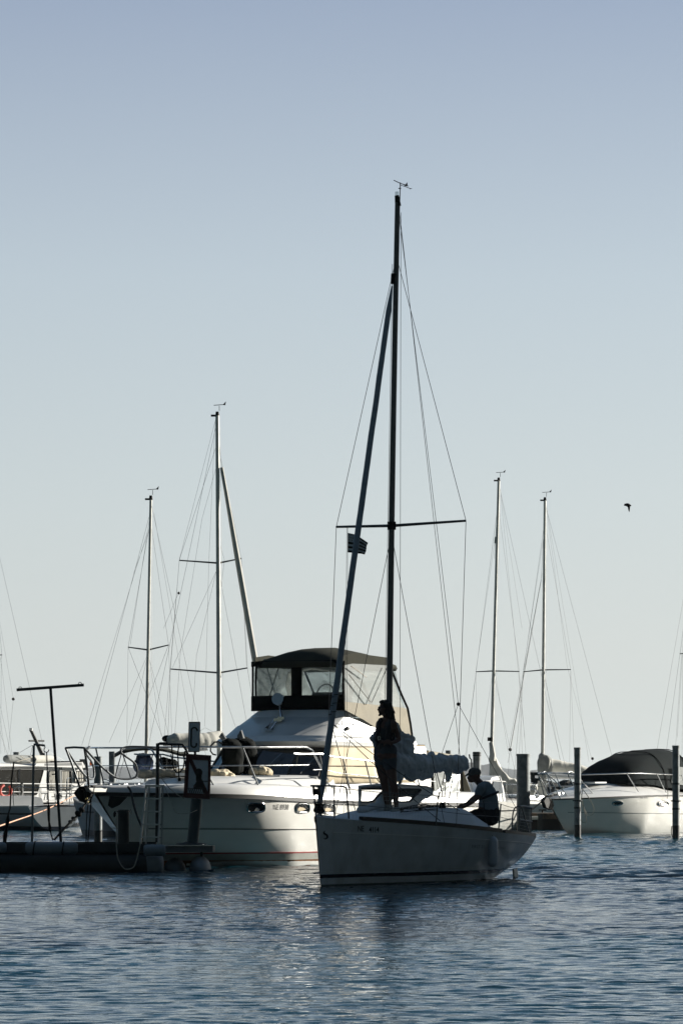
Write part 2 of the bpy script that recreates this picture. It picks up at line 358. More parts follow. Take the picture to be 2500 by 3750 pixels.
# ------------------------------------------------------------ water
def make_water():
    # wave-shaped sheet: fine rows near the camera, long ones further out, reaching past the far shore
    ys = [4.0, 8, 12, 15, 18, 20]
    while ys[-1] < 260: ys.append(ys[-1]*1.0012+0.006)
    while ys[-1] < 9000: ys.append(ys[-1]*1.12)
    ys = np.array(ys); nx = 460
    th = np.linspace(-1, 1, nx); th = np.sign(th)*np.abs(th)**1.25
    rng = np.random.default_rng(3)
    Yg = np.repeat(ys[:, None], nx, 1); wid = np.maximum(0.16*Yg+2.0, Yg*0.16); Xg = th[None, :]*wid
    far = ys > 260
    Xg[far] = th[None, :]*(0.16*260+2+ (ys[far, None]-260)*1.2)
    Z = np.zeros_like(Xg)
    for i in range(70):
        lam = 0.09*(0.55/0.09)**rng.random(); k = 2*math.pi/lam
        d = R(267)+rng.normal(0, .33); a = 0.0031*lam*rng.uniform(.5, 1.3)
        fade = np.clip(1-(Yg-160*lam-40)/(120*lam+30), 0, 1)
        Z += fade*a*np.sin(k*(math.cos(d)*Xg+math.sin(d)*Yg)+rng.uniform(0, 6.28))
    gust = 1.12+0.24*np.sin(.31*Xg+.11*Yg+1.3*np.sin(.07*Yg))+0.18*np.sin(.9*Xg-.21*Yg+2*np.sin(.13*Xg))+0.12*np.sin(1.9*Xg+.37*Yg)
    Z *= gust
    far_ = np.clip((Yg-44)/22, 0, 1)
    for i in range(26):
        lam = 0.45*(1.5/0.45)**rng.random(); k = 2*math.pi/lam; d = R(264)+rng.normal(0, .45)
        Z += far_*0.0042*lam*gust*rng.uniform(.6, 1.2)*np.sin(k*(math.cos(d)*Xg+math.sin(d)*Yg)+rng.uniform(0, 6.28))
    Z *= np.clip(1-(Yg-150)/110, 0, 1)
    # slow wake spreading from the yacht's quarter
    wx, wy = 2.3, 65.5
    for sgn, ang in ((1, R(52)), (1, R(10))):
        ux, uy = math.cos(ang), math.sin(ang)
        s_ = (Xg-wx)*ux+(Yg-wy)*uy; n_ = -(Xg-wx)*uy+(Yg-wy)*ux
        Z += 0.06*np.exp(-(n_/.7)**2)*np.cos(n_*5)*np.clip(s_, 0, 1)*np.exp(-np.clip(s_, 0, 99)/7)
    n = len(ys); me = bpy.data.meshes.new('water')
    co = np.stack([Xg, Yg, Z], -1).reshape(-1, 3)
    idx = np.arange(n*nx).reshape(n, nx); q = np.stack([idx[:-1, :-1], idx[:-1, 1:], idx[1:, 1:], idx[1:, :-1]], -1).reshape(-1, 4)
    me.vertices.add(len(co)); me.vertices.foreach_set('co', co.ravel())
    me.loops.add(q.size); me.loops.foreach_set('vertex_index', q.ravel().astype(np.int32))
    me.polygons.add(len(q)); me.polygons.foreach_set('loop_start', np.arange(0, q.size, 4, dtype=np.int32)); me.polygons.foreach_set('loop_total', np.full(len(q), 4, np.int32))
    me.update(); me.shade_smooth()
    m = bpy.data.materials.new('lake_water'); m.use_nodes = True; t = m.node_tree; nn = t.nodes; L = t.links.new; b = nn['Principled BSDF']
    b.inputs['Base Color'].default_value = (.003, .036, .055, 1); b.inputs['Roughness'].default_value = .06; b.inputs['IOR'].default_value = 1.33
    tcn = nn.new('ShaderNodeTexCoord'); prev = None
    for sc, st, dist, sx in ((1.2, 1, .034, (.22, 1.5, 1)), (4.5, 1, .019, (.26, 1.6, 1)), (12, 1, .0075, (.35, 1.5, 1))):
        mp = nn.new('ShaderNodeMapping'); mp.inputs['Scale'].default_value = sx; mp.inputs['Rotation'].default_value = (0, 0, R(-4)); L(tcn.outputs['Object'], mp.inputs[0])
        z = nn.new('ShaderNodeTexNoise'); z.inputs['Scale'].default_value = sc; z.inputs['Detail'].default_value = 3; z.inputs['Distortion'].default_value = .4; L(mp.outputs[0], z.inputs[0])
        bp = nn.new('ShaderNodeBump'); bp.inputs['Strength'].default_value = st; bp.inputs['Distance'].default_value = dist; L(z.outputs[0], bp.inputs['Height'])
        if prev: L(prev.outputs[0], bp.inputs['Normal'])
        prev = bp
    L(prev.outputs[0], b.inputs['Normal'])
    me.materials.append(m); o = bpy.data.objects.new('water', me); C.objects.link(o); tag(o, None, None, kind='structure'); return o
make_water()
# ------------------------------------------------------------ far shore
def ridge(name, Y, prof, m, z0=-1, depth=300, amp=1.6):
    rows = []; us = [prof[0][0]+i*(prof[-1][0]-prof[0][0])/260 for i in range(261)]
    for j in range(7):
        y = Y+depth*j/6*1.0; r = []
        for u in us:
            h = sinterp(u, prof); z = (CH-(h-HZ)*Y/F)
            n1 = noise.fractal(Vector((u*.05, j*1.3, 2)), .8, 2.2, 6)*amp
            r.append(Vector(((u-1250)*Y/F, y, z0 if j in (0, 6) else (z+n1)*(1, 1.0, .98, .95, .9, .8, 0)[j]*(.72+.28*math.sin(math.pi*min(1, (j+.3)/3)/1.0) if j < 2 else 1))))
        rows.append(r)
    b = MB().loft(rows, cap=False, closed=False); return b.build(name, m, None, kind='structure', smooth=60)
ridge('hill', 8000, [(1380, 2852), (1520, 2830), (1600, 2822), (1690, 2796), (1735, 2792), (1770, 2800), (1800, 2797), (1830, 2802), (1850, 2812), (1880, 2818), (1905, 2820), (1940, 2824), (1965, 2818), (1990, 2822),
   (2030, 2822), (2050, 2812), (2085, 2806), (2110, 2804), (2135, 2806), (2160, 2814), (2180, 2826), (2200, 2836), (2260, 2832), (2420, 2826), (2600, 2845)], M['hill'])
ridge('hill', 8300, [(-300, 2846), (100, 2830), (330, 2812), (430, 2808), (560, 2818), (800, 2836), (1200, 2840), (1600, 2838)], M['hill'])
# breakwater of dark rocks (nobody could count them)
def rocks():
    b = MB(); rng = random.Random(5)
    for i in range(420):
        u = rng.uniform(1500, 2560); Y = rng.uniform(205, 214); lay = rng.random()
        c = P(u, HZ, Y); c.z = .15+1.15*(1-lay)*(1-abs(Y-209)/9)
        r = rng.uniform(.25, .75)
        ax = Matrix.Rotation(rng.uniform(0, 6), 3, 'Z') @ Matrix.Rotation(rng.uniform(0, 1), 3, 'X')
        b.ell(c, (r*1.2, r, r*.7), 6, 4, ax)
    for u in range(1480, 2560, 30):
        b.ell(P(u, 0, 210).xy.to_3d()+Vector((0, 0, .1)), (.9, 3, .9), 7, 4)
    b.build('breakwater_rocks', M['rock'], None, 'long low breakwater of dark rocks behind the moored boats', 'breakwater', kind='stuff', smooth=0)
rocks()
hb = thing('harbour_hut', 'small dark flat roofed hut with a square opening on the breakwater', 'hut', loc=P(1965, 2868, 203))
b = MB(); Y = 203
for u0, u1, v0, v1 in ((1942, 1957, 2838, 2866), (1970, 1990, 2838, 2866), (1957, 1970, 2838, 2840), (1957, 1970, 2850, 2866)): 
    b.hexa([P(u0, v1, Y), P(u1, v1, Y), P(u1, v1, Y+1.5), P(u0, v1, Y+1.5), P(u0, v0, Y), P(u1, v0, Y), P(u1, v0, Y+1.5), P(u0, v0, Y+1.5)])
b.build('wall', M['conc'], hb)
MB().hexa([P(1938, 2838, Y-.3), P(1994, 2838, Y-.3), P(1994, 2838, Y+1.9), P(1938, 2838, Y+1.9), P(1938, 2828, Y-.3), P(1994, 2828, Y-.3), P(1994, 2828, Y+1.9), P(1938, 2828, Y+1.9)]).build('roof', M['conc'], hb)
# ------------------------------------------------------------ unseen block added on the right to shade the near water
shade_block = thing('added_shade_block', 'tall grey block added out of frame on the right to shade the near boats', 'shade blocker', loc=(35, 80, 0))
e1 = Vector((SD.x, SD.y, 0)).normalized(); e2 = Vector((e1.y, -e1.x, 0))     # towards the sun, and across to the right
edge = Vector((-1.0, 73.2, 0))                                                  # the shadow's far edge passes here
q0 = edge+e1*27; H_ = 22.5
def hp(a, b_, z): return q0+e1*a+e2*b_+Vector((0, 0, z))
MB().hexa([hp(0, 0, -.5), hp(20, 0, -.5), hp(20, 30, -.5), hp(0, 30, -.5), hp(0, 0, H_), hp(20, 0, H_), hp(20, 30, H_), hp(0, 30, H_)]).build('wall', mat('shade_block_cladding', (.3, .31, .32), .6, stretch=(1, 1, .1)), shade_block, smooth=0)
MB().add([hp(-.4, -0, H_+.01), hp(20.4, 0, H_+.01), hp(20.4, 30.4, H_+.01), hp(-.4, 30.4, H_+.01), hp(0, 15, H_+1.6), hp(20, 15, H_+1.6)], [(0, 3, 2, 1), (0, 1, 5, 4), (2, 3, 4, 5), (0, 4, 3), (1, 2, 5)]).build('roof', mat('shade_block_roof', (.2, .2, .2), .7), shade_block, smooth=0)
for k in range(3): MB().box((0, 0, 0), (.12, 6, 12), lambda x, y, z, k=k: hp(-.07+x, 6+9*k+y, 6.5+z)).build('door', mat('shade_block_door', (.12, .16, .2), .5), shade_block)
# ------------------------------------------------------------ piles
def pile(u, vt, Y, wpx, label, cap=False, band=None, grp='steel mooring piles', m='galv', lean=0, extra=None):
    r = wpx*Y/F/2; a = P(u-lean, HZ, Y); a.z = -.6; t = P(u, vt, Y)
    rt = thing('mooring_pile', label, 'pile', grp, loc=(a.x, a.y, 0))
    seg = [a.lerp(t, i/14) for i in range(15)]
    b = MB(); rings = []
    for i, c in enumerate(seg):
        rings.append([c+Vector((math.cos(2*math.pi*k/22), math.sin(2*math.pi*k/22), 0))*r*(1+.02*noise.noise(Vector((i*.7, k*.2, u)))) for k in range(22)])
    b.loft(rings).build('post', M[m], rt, bevel=.006)
    if cap: MB().cyl(t-Vector((0, 0, .012)), t+Vector((0, 0, .05)), r*1.07, n=22).build('cap', M['galv'], rt)
    for v in (band or []):
        c = a.lerp(t, (P(u, v, Y).z-a.z)/(t.z-a.z)); MB().tube([c-Vector((0, 0, .025)), c+Vector((0, 0, .025))], r*1.09, 22).build('band', M['galvd'], rt)
    lo = Vector((a.x, a.y, 0)); MB().cyl(Vector((a.x, a.y, -.1)), Vector((a.x, a.y, .35)), r*1.012, n=22).build('waterline_growth', M['rubber'], rt)
    if extra: extra(rt, a, t, r)
    return rt
def ring_mooring(rt, a, t, r):
    c = Vector((a.x, a.y, 1.0)); 
    MB().tube([c+Vector((math.cos(x)*(r+.03), math.sin(x)*(r+.03), 0)) for x in [i*.35 for i in range(19)]], .018, 6).build('mooring_ring', M['galvd'], rt)
pile(62, 2754, 133, 24, 'tall grey pile in front of the white cruiser at the far left', band=[2875])
pile(360, 2770, 98, 30, 'rusty-topped pile with a black hose hooked over it, behind the large yacht bow', m='galv', grp='steel mooring piles')
pile(412, 2752, 118, 25, 'slim pale pile just behind the bow rail of the large yacht')
pile(1641, 2748, 128, 21, 'dark pile showing above the end of the sail bundle')
def hook(rt, a, t, r):
    MB().tube([t+Vector((-r-.03, -.05, -.75)), t+Vector((-r-.05, -.05, -.25)), t+Vector((-r-.10, -.05, -.2)), t+Vector((-r-.12, -.05, -.08))], .025, 6).build('hook', M['galvd'], rt)
pile(1745, 2753, 130, 29, 'ribbed dark pile with a hook, behind the cap of the seated sailor', band=[2758, 2766], extra=hook)
pile(1915, 2767, 121, 49, 'thickest grey pile standing in the jetty right of the seated sailor', cap=True)
pile(2113, 2744, 110, 24.5, 'grey pile in front of the bow of the right hand motorboat', cap=True, band=[2871, 2958], extra=ring_mooring)
pile(2473, 2737, 108.5, 26, 'grey pile at the right edge beside the dark boat canopy', cap=True, band=[2870, 2962], extra=ring_mooring)
# ------------------------------------------------------------ far jetty
jt = thing('jetty', 'low timber jetty with dark underside behind the sailboat stern', 'jetty', loc=P(1800, 3030, 127))
b = MB()
for i in range(46):
    x0 = P(1420+i*14.5, HZ, 126).x
    b.box((x0+.055, 127.0, .50+random.uniform(-.004, .004)), (.112, 1.9, .05))
b.build('deck_planks', M['wood'], jt, smooth=0)
x0, x1 = P(1420, HZ, 126).x, P(2085, HZ, 126).x
MB().box(((x0+x1)/2, 126.1, .41), (x1-x0, .1, .13)).build('edge_beam', M['wood'], jt)
MB().box(((x0+x1)/2, 127.2, .14), (x1-x0-.1, 1.5, .4)).build('under_shade', M['rubber'], jt)  # dark box carries the shade under the planks in its colour
for u in (1500, 1640, 1800, 1975, 2060): MB().box((P(u, HZ, 126).x, 125.98, .25), (.16, .14, .55)).build('fender_board', M['galvd'], jt)
MB().cyl(P(1938, 2996, 125.6), P(1968, 2995, 125.6), .055).build('jetty_float', M['cover'], jt)
for k, u in enumerate((1810, 1862, 1985, 2035)):
    c = P(u, 2975, 126.6); c.z = .53; bt = thing('mooring_cleat', 'small dark cleat bolted on the timber jetty', 'cleat', 'cleats along the timber jetty', loc=c)
    MB().bar(c+Vector((-.12, 0, .09)), c+Vector((.12, 0, .09)), .04).build('horn', M['black'], bt)
    MB().cyl(c, c+Vector((0, 0, .09)), .03, n=8).build('base', M['black'], bt)
# ------------------------------------------------------------ near floating dock on the left
def Q(u, v, Y=70.0): return P(u, v, Y)
dk = thing('floating_dock', 'dark floating dock with round float tubes at the left foreground', 'dock', loc=Q(250, 3190))
def px(u, Y=70.0): return (u-1250)*Y/F
b = MB()
b.tube([(px(-500), 69.8, .12), (px(380), 69.8, .12), (px(560), 69.8, .12)], .215, 24)
b.build('float_tube', M['galvd'], dk)
b = MB(); c = Vector((px(572), 69.8, .12))
b.loft([[Vector((px(540)+a, 69.8+math.cos(2*math.pi*k/24)*r, .14+math.sin(2*math.pi*k/24)*r)) for k in range(24)] for a, r in ((0, .2), (.02, .225), (.12, .228), (.2, .21), (.26, .16), (.285, .08), (.29, .01))])
b.build('float_end', M['buoy'], dk)
b = MB()
b.tube([(px(-500), 71.6, .1), (px(560), 71.6, .1)], .2, 20); b.build('float_tube', M['galvd'], dk)
MB().box((px(30)-.02, 69.72, .41), (px(560)-px(-500), .09, .15)).build('side_beam', M['galvd'], dk)
MB().box((px(30)-.02, 71.75, .41), (px(560)-px(-500), .09, .15)).build('side_beam', M['galvd'], dk)
b = MB()
for i in range(62):
    if i in (5, 6, 23, 24, 41): continue
    b.box((px(-500)+.05+i*.079+.02, 70.73, .44), (.07, 1.9, .03))
b.build('grating', M['galvd'], dk, smooth=0)
for u in (0, 120, 250, 330, 350, 372, 395, 440, 470, 520): MB().bar((px(u), 69.75, .3), (px(u)+.03, 69.8, .36), .025).build('bracket', M['galvd'], dk)
for u in range(-450, 560, 90): MB().bar((px(u), 69.74, .2), (px(u), 69.74, .36), .05).build('bracket', M['galvd'], dk)
# white end float under the ladder
def roll(name, label, u0, u1, v, r, Y, straps, group=None):
    z = CH-(v-HZ)*Y/F; x0, x1 = px(u0, Y), px(u1, Y); L_ = x1-x0
    rt = thing(name, label, 'float', group, loc=(x0+L_/2, Y, z-r))
    rings = []
    for i in range(25):
        f = i/24; e = min(f, 1-f)*L_; rr = r*(1-.28*max(0, 1-e/.05)**2)*(1+.02*noise.noise(Vector((f*6, u0, 0))))
        rings.append([Vector((x0+L_*f, Y+math.cos(2*math.pi*k/24)*rr, z+math.sin(2*math.pi*k/24)*rr)) for k in range(24)])
    MB().loft(rings).build('foam_body', M['buoy'], rt)
    for s_ in straps:
        x = px(s_, Y); MB().tube([(x+.015*math.sin(a), Y+math.cos(a)*(r+.006), z+math.sin(a)*(r+.006)) for a in [i*2*math.pi/24 for i in range(25)]], .012, 6).build('strap', M['roped'], rt)
    return rt
roll('foam_float', 'long pale foam float roll strapped along the front of the dock', 95, 285, 3106, .105, 69.45, (126, 232), 'foam floats along the dock')
roll('foam_float', 'short white foam float at the end of the dock under the ladder', 527, 606, 3114, .098, 69.5, (), 'foam floats along the dock')
roll('foam_float', 'short dark-stained foam float at the left end of the dock, cut by the photo edge', -60, 24, 3104, .09, 69.45, (), 'foam floats along the dock')
# sign platform
pf = thing('sign_platform', 'low floating platform carrying the no swimming sign', 'platform', loc=P(700, 3185, 71.2))
MB().box((px(690, 71.2), 71.3, .375), (px(790, 71.2)-px(605, 71.2), 1.1, .1)).build('deck', M['grey'], pf)
MB().box((px(700, 71.2), 71.3, .437), (px(790, 71.2)-px(640, 71.2)+.1, 1.16, .015)).build('lip', M['steel'], pf)
b = MB(); b.ell((px(735, 71.2), 71.0, .02), (.19, .5, .23), 20, 12); b.build('float', M['buoy'], pf)
b = MB(); b.ell((px(640, 71.2), 71.3, .0), (.19, .5, .22), 20, 12); b.build('float', M['buoy'], pf)
MB().bar((px(740, 71.2), 70.95, .18), (px(740, 71.2), 70.95, .33), .05).build('leg', M['galvd'], pf)
b = MB(); b.loft([[Vector((px(700, 71.2)+a*math.cos(t), 71.2+a*math.sin(t), z)) for t in [k*math.pi/10 for k in range(20)]] for a, z in ((.27, .446), (.25, .47), (.12, .485), (.1, .5))]); b.build('base_plate', M['galvd'], pf)
# sign post with two signs
YS = 71.0
sg = thing('no_swimming_sign', 'red framed no swimming sign with a black swimmer figure, on a thick post', 'sign', loc=P(716, 3090, YS+.15))
tt = P(721, 2925, YS+.15); MB().cyl(P(705, 3092, YS+.15), tt, .098, n=24).build('post', mat('blue_green_post', (.045, .075, .085), .5, var=.25), sg)
MB().tube([P(722, 2925, YS+.1), P(714, 2740, YS+.1)], .022, 8).build('upper_post', M['galvd'], sg)
def quad(mb, q, d0, d1, Y=YS):
    mb.prism([P(u, v, Y+d0) for u, v in q], Vector((0, d1-d0, 0)))
O = [(681, 2760), (774, 2766), (769, 2927), (672, 2921)]
I = [(694, 2782), (763, 2785), (761, 2908), (687, 2904)]
b = MB(); quad(b, O, .012, .03); b.build('backing', M['galvd'], sg)
b = MB(); quad(b, I, .004, .011); b.build('panel', M['signw'], sg)
b = MB()
for i in range(4):
    j = (i+1) % 4; quad(b, [O[i], O[j], I[j], I[i]], -.012, .0115)
b.build('frame', M['red'], sg, weld=False)
b = MB(); quad(b, [(689.5, 2779), (703, 2779), (764, 2905), (759, 2913), (749, 2910)], -.004, .001); b.build('red_slash', M['red'], sg, weld=False)
b = MB()
quad(b, [(728+13.5*math.cos(a), 2829+15*math.sin(a)) for a in [k*math.pi/12 for k in range(24)]], -.007, .003)
quad(b, [(718, 2838), (739, 2836), (738, 2850), (742, 2862), (747, 2878), (749, 2889), (708.5, 2888), (709, 2877), (716, 2869), (720, 2861), (718, 2858)], -.0075, .0025)
quad(b, [(740, 2859.5), (761, 2860), (761, 2862.5), (741, 2862)], -.006, .003)
quad(b, [(687.5, 2886), (757, 2890), (757, 2892), (687.5, 2888)], -.0055, .0035)
for k in range(9):
    u = 691+k*7; quad(b, [(u, 2889+k*.2), (u+2.6, 2889+k*.2), (u+7, 2904.5+k*.2), (u+4.2, 2904.5+k*.2)], -.005, .0038)
b.build('swimmer_symbol', M['signb'], sg, weld=False)
cs = thing('letter_sign', 'upright pale sign with a black letter C above the no swimming sign', 'sign', loc=P(711, 2754, YS))
def rrect(u0, v0, u1, v1, r, sk=0):
    o = []
    for cx, cy, a0 in ((u1-r, v0+r, -90), (u1-r, v1-r, 0), (u0+r, v1-r, 90), (u0+r, v0+r, 180)):
        for k in range(5):
            a = R(a0+k*22.5); v = cy+r*math.sin(a); o.append((cx+r*math.cos(a)-sk*(v-v0)/(v1-v0), v))
    return o
b = MB(); quad(b, rrect(691, 2643, 734, 2754.5, 4, 2.5), .004, .03); b.build('rim', M['signb'], cs)
b = MB(); quad(b, rrect(693.5, 2647, 731.5, 2751, 3, 2.5), -.004, .003); b.build('panel', M['signw'], cs)
def strip(mb, c, w, d0, d1, Y=YS):      # a flat stroke along screen-plane points of the sign
    L_ = []; Rr = []
    for i, (u, v) in enumerate(c):
        a, z = c[max(i-1, 0)], c[min(i+1, len(c)-1)]; dx, dy = z[0]-a[0], z[1]-a[1]; n_ = math.hypot(dx, dy)
        L_.append((u-dy/n_*w/2, v+dx/n_*w/2)); Rr.append((u+dy/n_*w/2, v-dx/n_*w/2))
    for i in range(len(c)-1): quad(mb, [L_[i], L_[i+1], Rr[i+1], Rr[i]], d0, d1, Y)
b = MB(); cc = [(722.5, 2677), (722, 2672)]+[(711.5+10*math.cos(a), 2674+9.5*math.sin(a)) for a in [R(-25-k*15) for k in range(11)]]+[(701, 2690), (700.3, 2710), (700, 2725)]+[(710+9.8*math.cos(a), 2727+9.5*math.sin(a)) for a in [R(180-k*15) for k in range(12)]]+[(720, 2721)]
strip(b, cc, 5.6, -.008, -.003); b.build('letter', M['signb'], cs, weld=False)
# ladder
ld = thing('step_ladder', 'aluminium step ladder standing at the end of the dock', 'ladder', loc=P(560, 3092, 70.5))
YL = 70.4
def rail(a, b_, Y0, Y1, w=.028): MB().bar(P(*a, Y0), P(*b_, Y1), w*.9, w*1.6).build('rail', M['aluw'], ld)
rail((536, 2876), (515, 3092), YL, YL-.3); rail((588, 2876), (580, 3092), YL, YL-.3)
rail((547, 2876), (535, 3090), YL+.05, YL+.55); rail((597, 2876), (592, 3092), YL+.05, YL+.55)
b = MB(); b.hexa([P(532, 2882, YL-.08), P(604, 2882, YL-.08), P(604, 2882, YL+.15), P(532, 2882, YL+.15), P(532, 2874, YL-.08), P(603, 2874, YL-.08), P(603, 2874, YL+.15), P(532, 2874, YL+.15)]); b.build('top_plate', M['aluw'], ld)
for k in range(4):
    v = 2925+k*47; f = (v-2876)/216; y = YL-.3*f
    MB().bar(P(536-21*f-2, v, y-.02), P(588-8*f+2, v, y-.02), .1, .022).build('step', M['aluw'], ld)
for k in range(4):
    v = 2926+k*47; f = (v-2876)/216; y = YL+.05+.5*f
    MB().bar(P(547-12*f, v, y), P(597-5*f, v, y), .03, .025).build('rung', M['alu'], ld)
# T-shaped pole
tp = thing('mast_crane', 'dark T shaped steel pole with a slanted crossbar standing on the dock', 'pole', loc=P(224, 3080, 70.6))
MB().bar(P(224, 3084, 70.6), P(186, 2520, 70.6), .045, .055, up=(0, 1, 0)).build('post', M['galvd'], tp)
MB().bar(P(62, 2526.5, 70.6), P(308, 2508.5, 70.6), .035, .05).build('crossbar', M['galvd'], tp)
for u, v in ((75, 2523), (294, 2506)):
    MB().tube([P(u-6, v, 70.6), P(u-4, v-6, 70.6), P(u, v-8, 70.6), P(u+4, v-6, 70.6), P(u+6, v-1, 70.6)], .007, 6).build('eye', M['galvd'], tp)
MB().bar(P(191, 2836, 70.5), P(212, 2834, 70.5), .02).build('peg', M['galvd'], tp)
hk = thing('hook_post', 'slim steel post with a bent arm and hook on the dock', 'post', loc=P(120, 3082, 70.4))
MB().tube([P(118, 3083, 70.4), P(125, 2730, 70.4)], .021, 10).build('post', M['galv'], hk)
MB().tube([P(124, 2726, 70.4), P(165, 2730, 70.4)], .018, 8).build('arm', M['galv'], hk)
MB().tube([P(*q, 70.4) for q in ((165, 2730), (166, 2737), (163, 2743), (162, 2749), (166, 2754), (172, 2755), (177, 2753), (180, 2745))], .009, 6).build('hook', M['galvd'], hk)
sp_ = thing('shock_rope', 'hanging mooring line with a dark rubber shock absorber on the hook post', 'rope', loc=P(185, 3080, 70.4))
MB().tube([P(172, 2755, 70.4), P(175, 2850, 70.4), P(179, 2955, 70.4)], .011, 6).build('line', M['roped'], sp_)
MB().tube([P(178, 2947, 70.4), P(179, 2955, 70.4), P(180, 3000, 70.4), P(181, 3012, 70.4), P(184, 3035, 70.4), P(186, 3048, 70.4)], [.008, .028, .022, .017, .03, .01], 10).build('rubber_snubber', M['black'], sp_)
MB().tube([P(186, 3046, 70.4), P(194, 3076, 70.4), P(205, 3068, 70.5), P(217, 3054, 70.6)], .012, 6).build('tail', M['roped'], sp_)
s2 = thing('shock_rope', 'dark mooring line with a rubber shock absorber at the far left edge', 'rope', loc=P(20, 3090, 70.2))
MB().tube([P(52, 2790, 70.2), P(43, 2860, 70.2), P(38, 2960, 70.2), P(29, 2990, 70.2)], .014, 6).build('line', M['roped'], s2)
MB().tube([P(31, 2985, 70.2), P(29, 3005, 70.2), P(25, 3035, 70.2), P(20, 3060, 70.2), P(18, 3086, 70.2)], [.015, .035, .03, .04, .03], 10).build('rubber_snubber', M['black'], s2)
bl = thing('mooring_post', 'short thick mooring post with cross handle left of the ladder', 'post', loc=P(452, 3090, 70.6))
MB().cyl(P(452, 3092, 70.6), P(452, 2965, 70.6), .105/2*2*.95).build('post', M['galvd'], bl, bevel=.01)
MB().bar(P(428, 2972, 70.55), P(481, 2971, 70.55), .02).build('handle', M['galvd'], bl)
MB().tube([P(422, 2970, 70.5), P(421, 2980, 70.5), P(419, 2992, 70.5)], [.01, .03, .015], 8).build('knot', M['roped'], bl)
MB().tube([P(479, 2962, 70.5), P(480, 2972, 70.5), P(481, 2982, 70.5)], [.01, .02, .01], 8).build('knot', M['rope'], bl)
hr = thing('boarding_frame', 'tall bent tube boarding frame with hanging hoses behind the ladder', 'frame', loc=P(577, 3000, 70.9))
YF = 70.85
MB().tube([P(578, 2722, YF), P(577, 2885, YF), P(575, 3085, YF)], .031, 12).build('post', M['galvd'], hr)
MB().tube([P(578, 2724, YF), P(640, 2726, YF), P(668, 2727, YF), P(681, 2745, YF), P(688, 2762, YF)], .02, 8).build('arm', M['galvd'], hr)
MB().box((px(598, YF), YF, CH-(2722-HZ)*YF/F), (.13, .06, .04)).build('bracket', M['galvd'], hr)
MB().tube([P(*q, YF) for q in ((629, 2728), (632, 2765), (634, 2800), (638, 2818), (648, 2830), (660, 2827), (672, 2812), (675, 2790), (677, 2750))], .013, 6).build('hose', M['roped'], hr)
MB().tube([P(*q, YF) for q in ((656, 2728), (651, 2760), (654, 2800), (655, 2830), (657, 2856))], .013, 6).build('hose', M['roped'], hr)
MB().cyl(P(657, 2850, YF), P(658, 2861, YF), .028, n=8).build('weight', M['black'], hr)
# loose ropes on the dock
def rope(label, pts, r=.011, m='rope', name='mooring_rope', group='mooring ropes'):
    return tag(MB().tube(smoothpath(pts, 6), r, 6).build(name, M[m], None), label, 'rope', group)
rope('sunlit orange mooring rope stretched from the left edge towards the white cruiser', [P(-60, 3044, 72), P(60, 3004, 92), P(180, 2960, 112), P(313, 2892, 129)], .015, 'ropeo')
rope('pale rope looped down from the short mooring post over the dock side', [P(*q, 69.4) for q in ((428, 2985), (427, 3060), (428, 3110), (435, 3150), (455, 3180), (475, 3182), (492, 3172), (503, 3140), (512, 3100), (516, 3085))], .011)
rope('thin pale rope running from the boarding frame down to the sign', [P(586, 2842, 70.9), P(620, 2885, 70.9), P(650, 2910, 70.9), P(676, 2925, 70.9)], .008)
rope('thin slack rope hanging from the ladder top towards the sign post', [P(603, 2880, 70.8), P(625, 2930, 70.8), P(645, 2975, 70.8), P(690, 2978, 70.9), P(723, 2966, 70.9)], .006)
# ------------------------------------------------------------ soft bodies grown by voxel union
def blob(mb, name, m, parent, voxel=.012, smooth=6, nz=0, ns=8, ridged=False, label=None):
    me = bpy.data.meshes.new('tmp'); bm = bmesh.new(); vs = [bm.verts.new(v) for v in mb.v]
    for f in mb.f:
        try: bm.faces.new([vs[i] for i in f])
        except ValueError: pass
    bmesh.ops.remove_doubles(bm, verts=bm.verts, dist=1e-5); bmesh.ops.recalc_face_normals(bm, faces=bm.faces); bm.to_mesh(me); bm.free()
    o = bpy.data.objects.new('tmp', me); C.objects.link(o)
    r = o.modifiers.new('r', 'REMESH'); r.mode = 'VOXEL'; r.voxel_size = voxel
    if smooth: s_ = o.modifiers.new('s', 'SMOOTH'); s_.factor = .5; s_.iterations = smooth
    bpy.context.view_layer.update()
    me2 = bpy.data.meshes.new_from_object(o.evaluated_get(bpy.context.evaluated_depsgraph_get()))
    bpy.data.objects.remove(o); bpy.data.meshes.remove(me)
    if nz:
        ns_ = [v.normal.copy() for v in me2.vertices]
        for v, n_ in zip(me2.vertices, ns_):
            p = v.co*ns
            if ridged: p.z *= .5; p.x += v.co.z*ns*.35
            a = noise.fractal(p, 1, 2, 4)
            if ridged: a = (1-abs(noise.noise(p+noise.noise_vector(p*.6)*.9))*2.6)*.6+a*.35+(1-abs(noise.noise(p*2.7+noise.noise_vector(p)*.8))*3)*.28
            v.co += n_*a*nz
    me2.name = name
    if parent is not None: me2.transform(rootmat(parent).inverted())
    me2.materials.clear(); me2.materials.append(m); me2.shade_smooth()
    o = bpy.data.objects.new(name, me2); C.objects.link(o); o.parent = parent
    if label: o['label'] = label
    return o
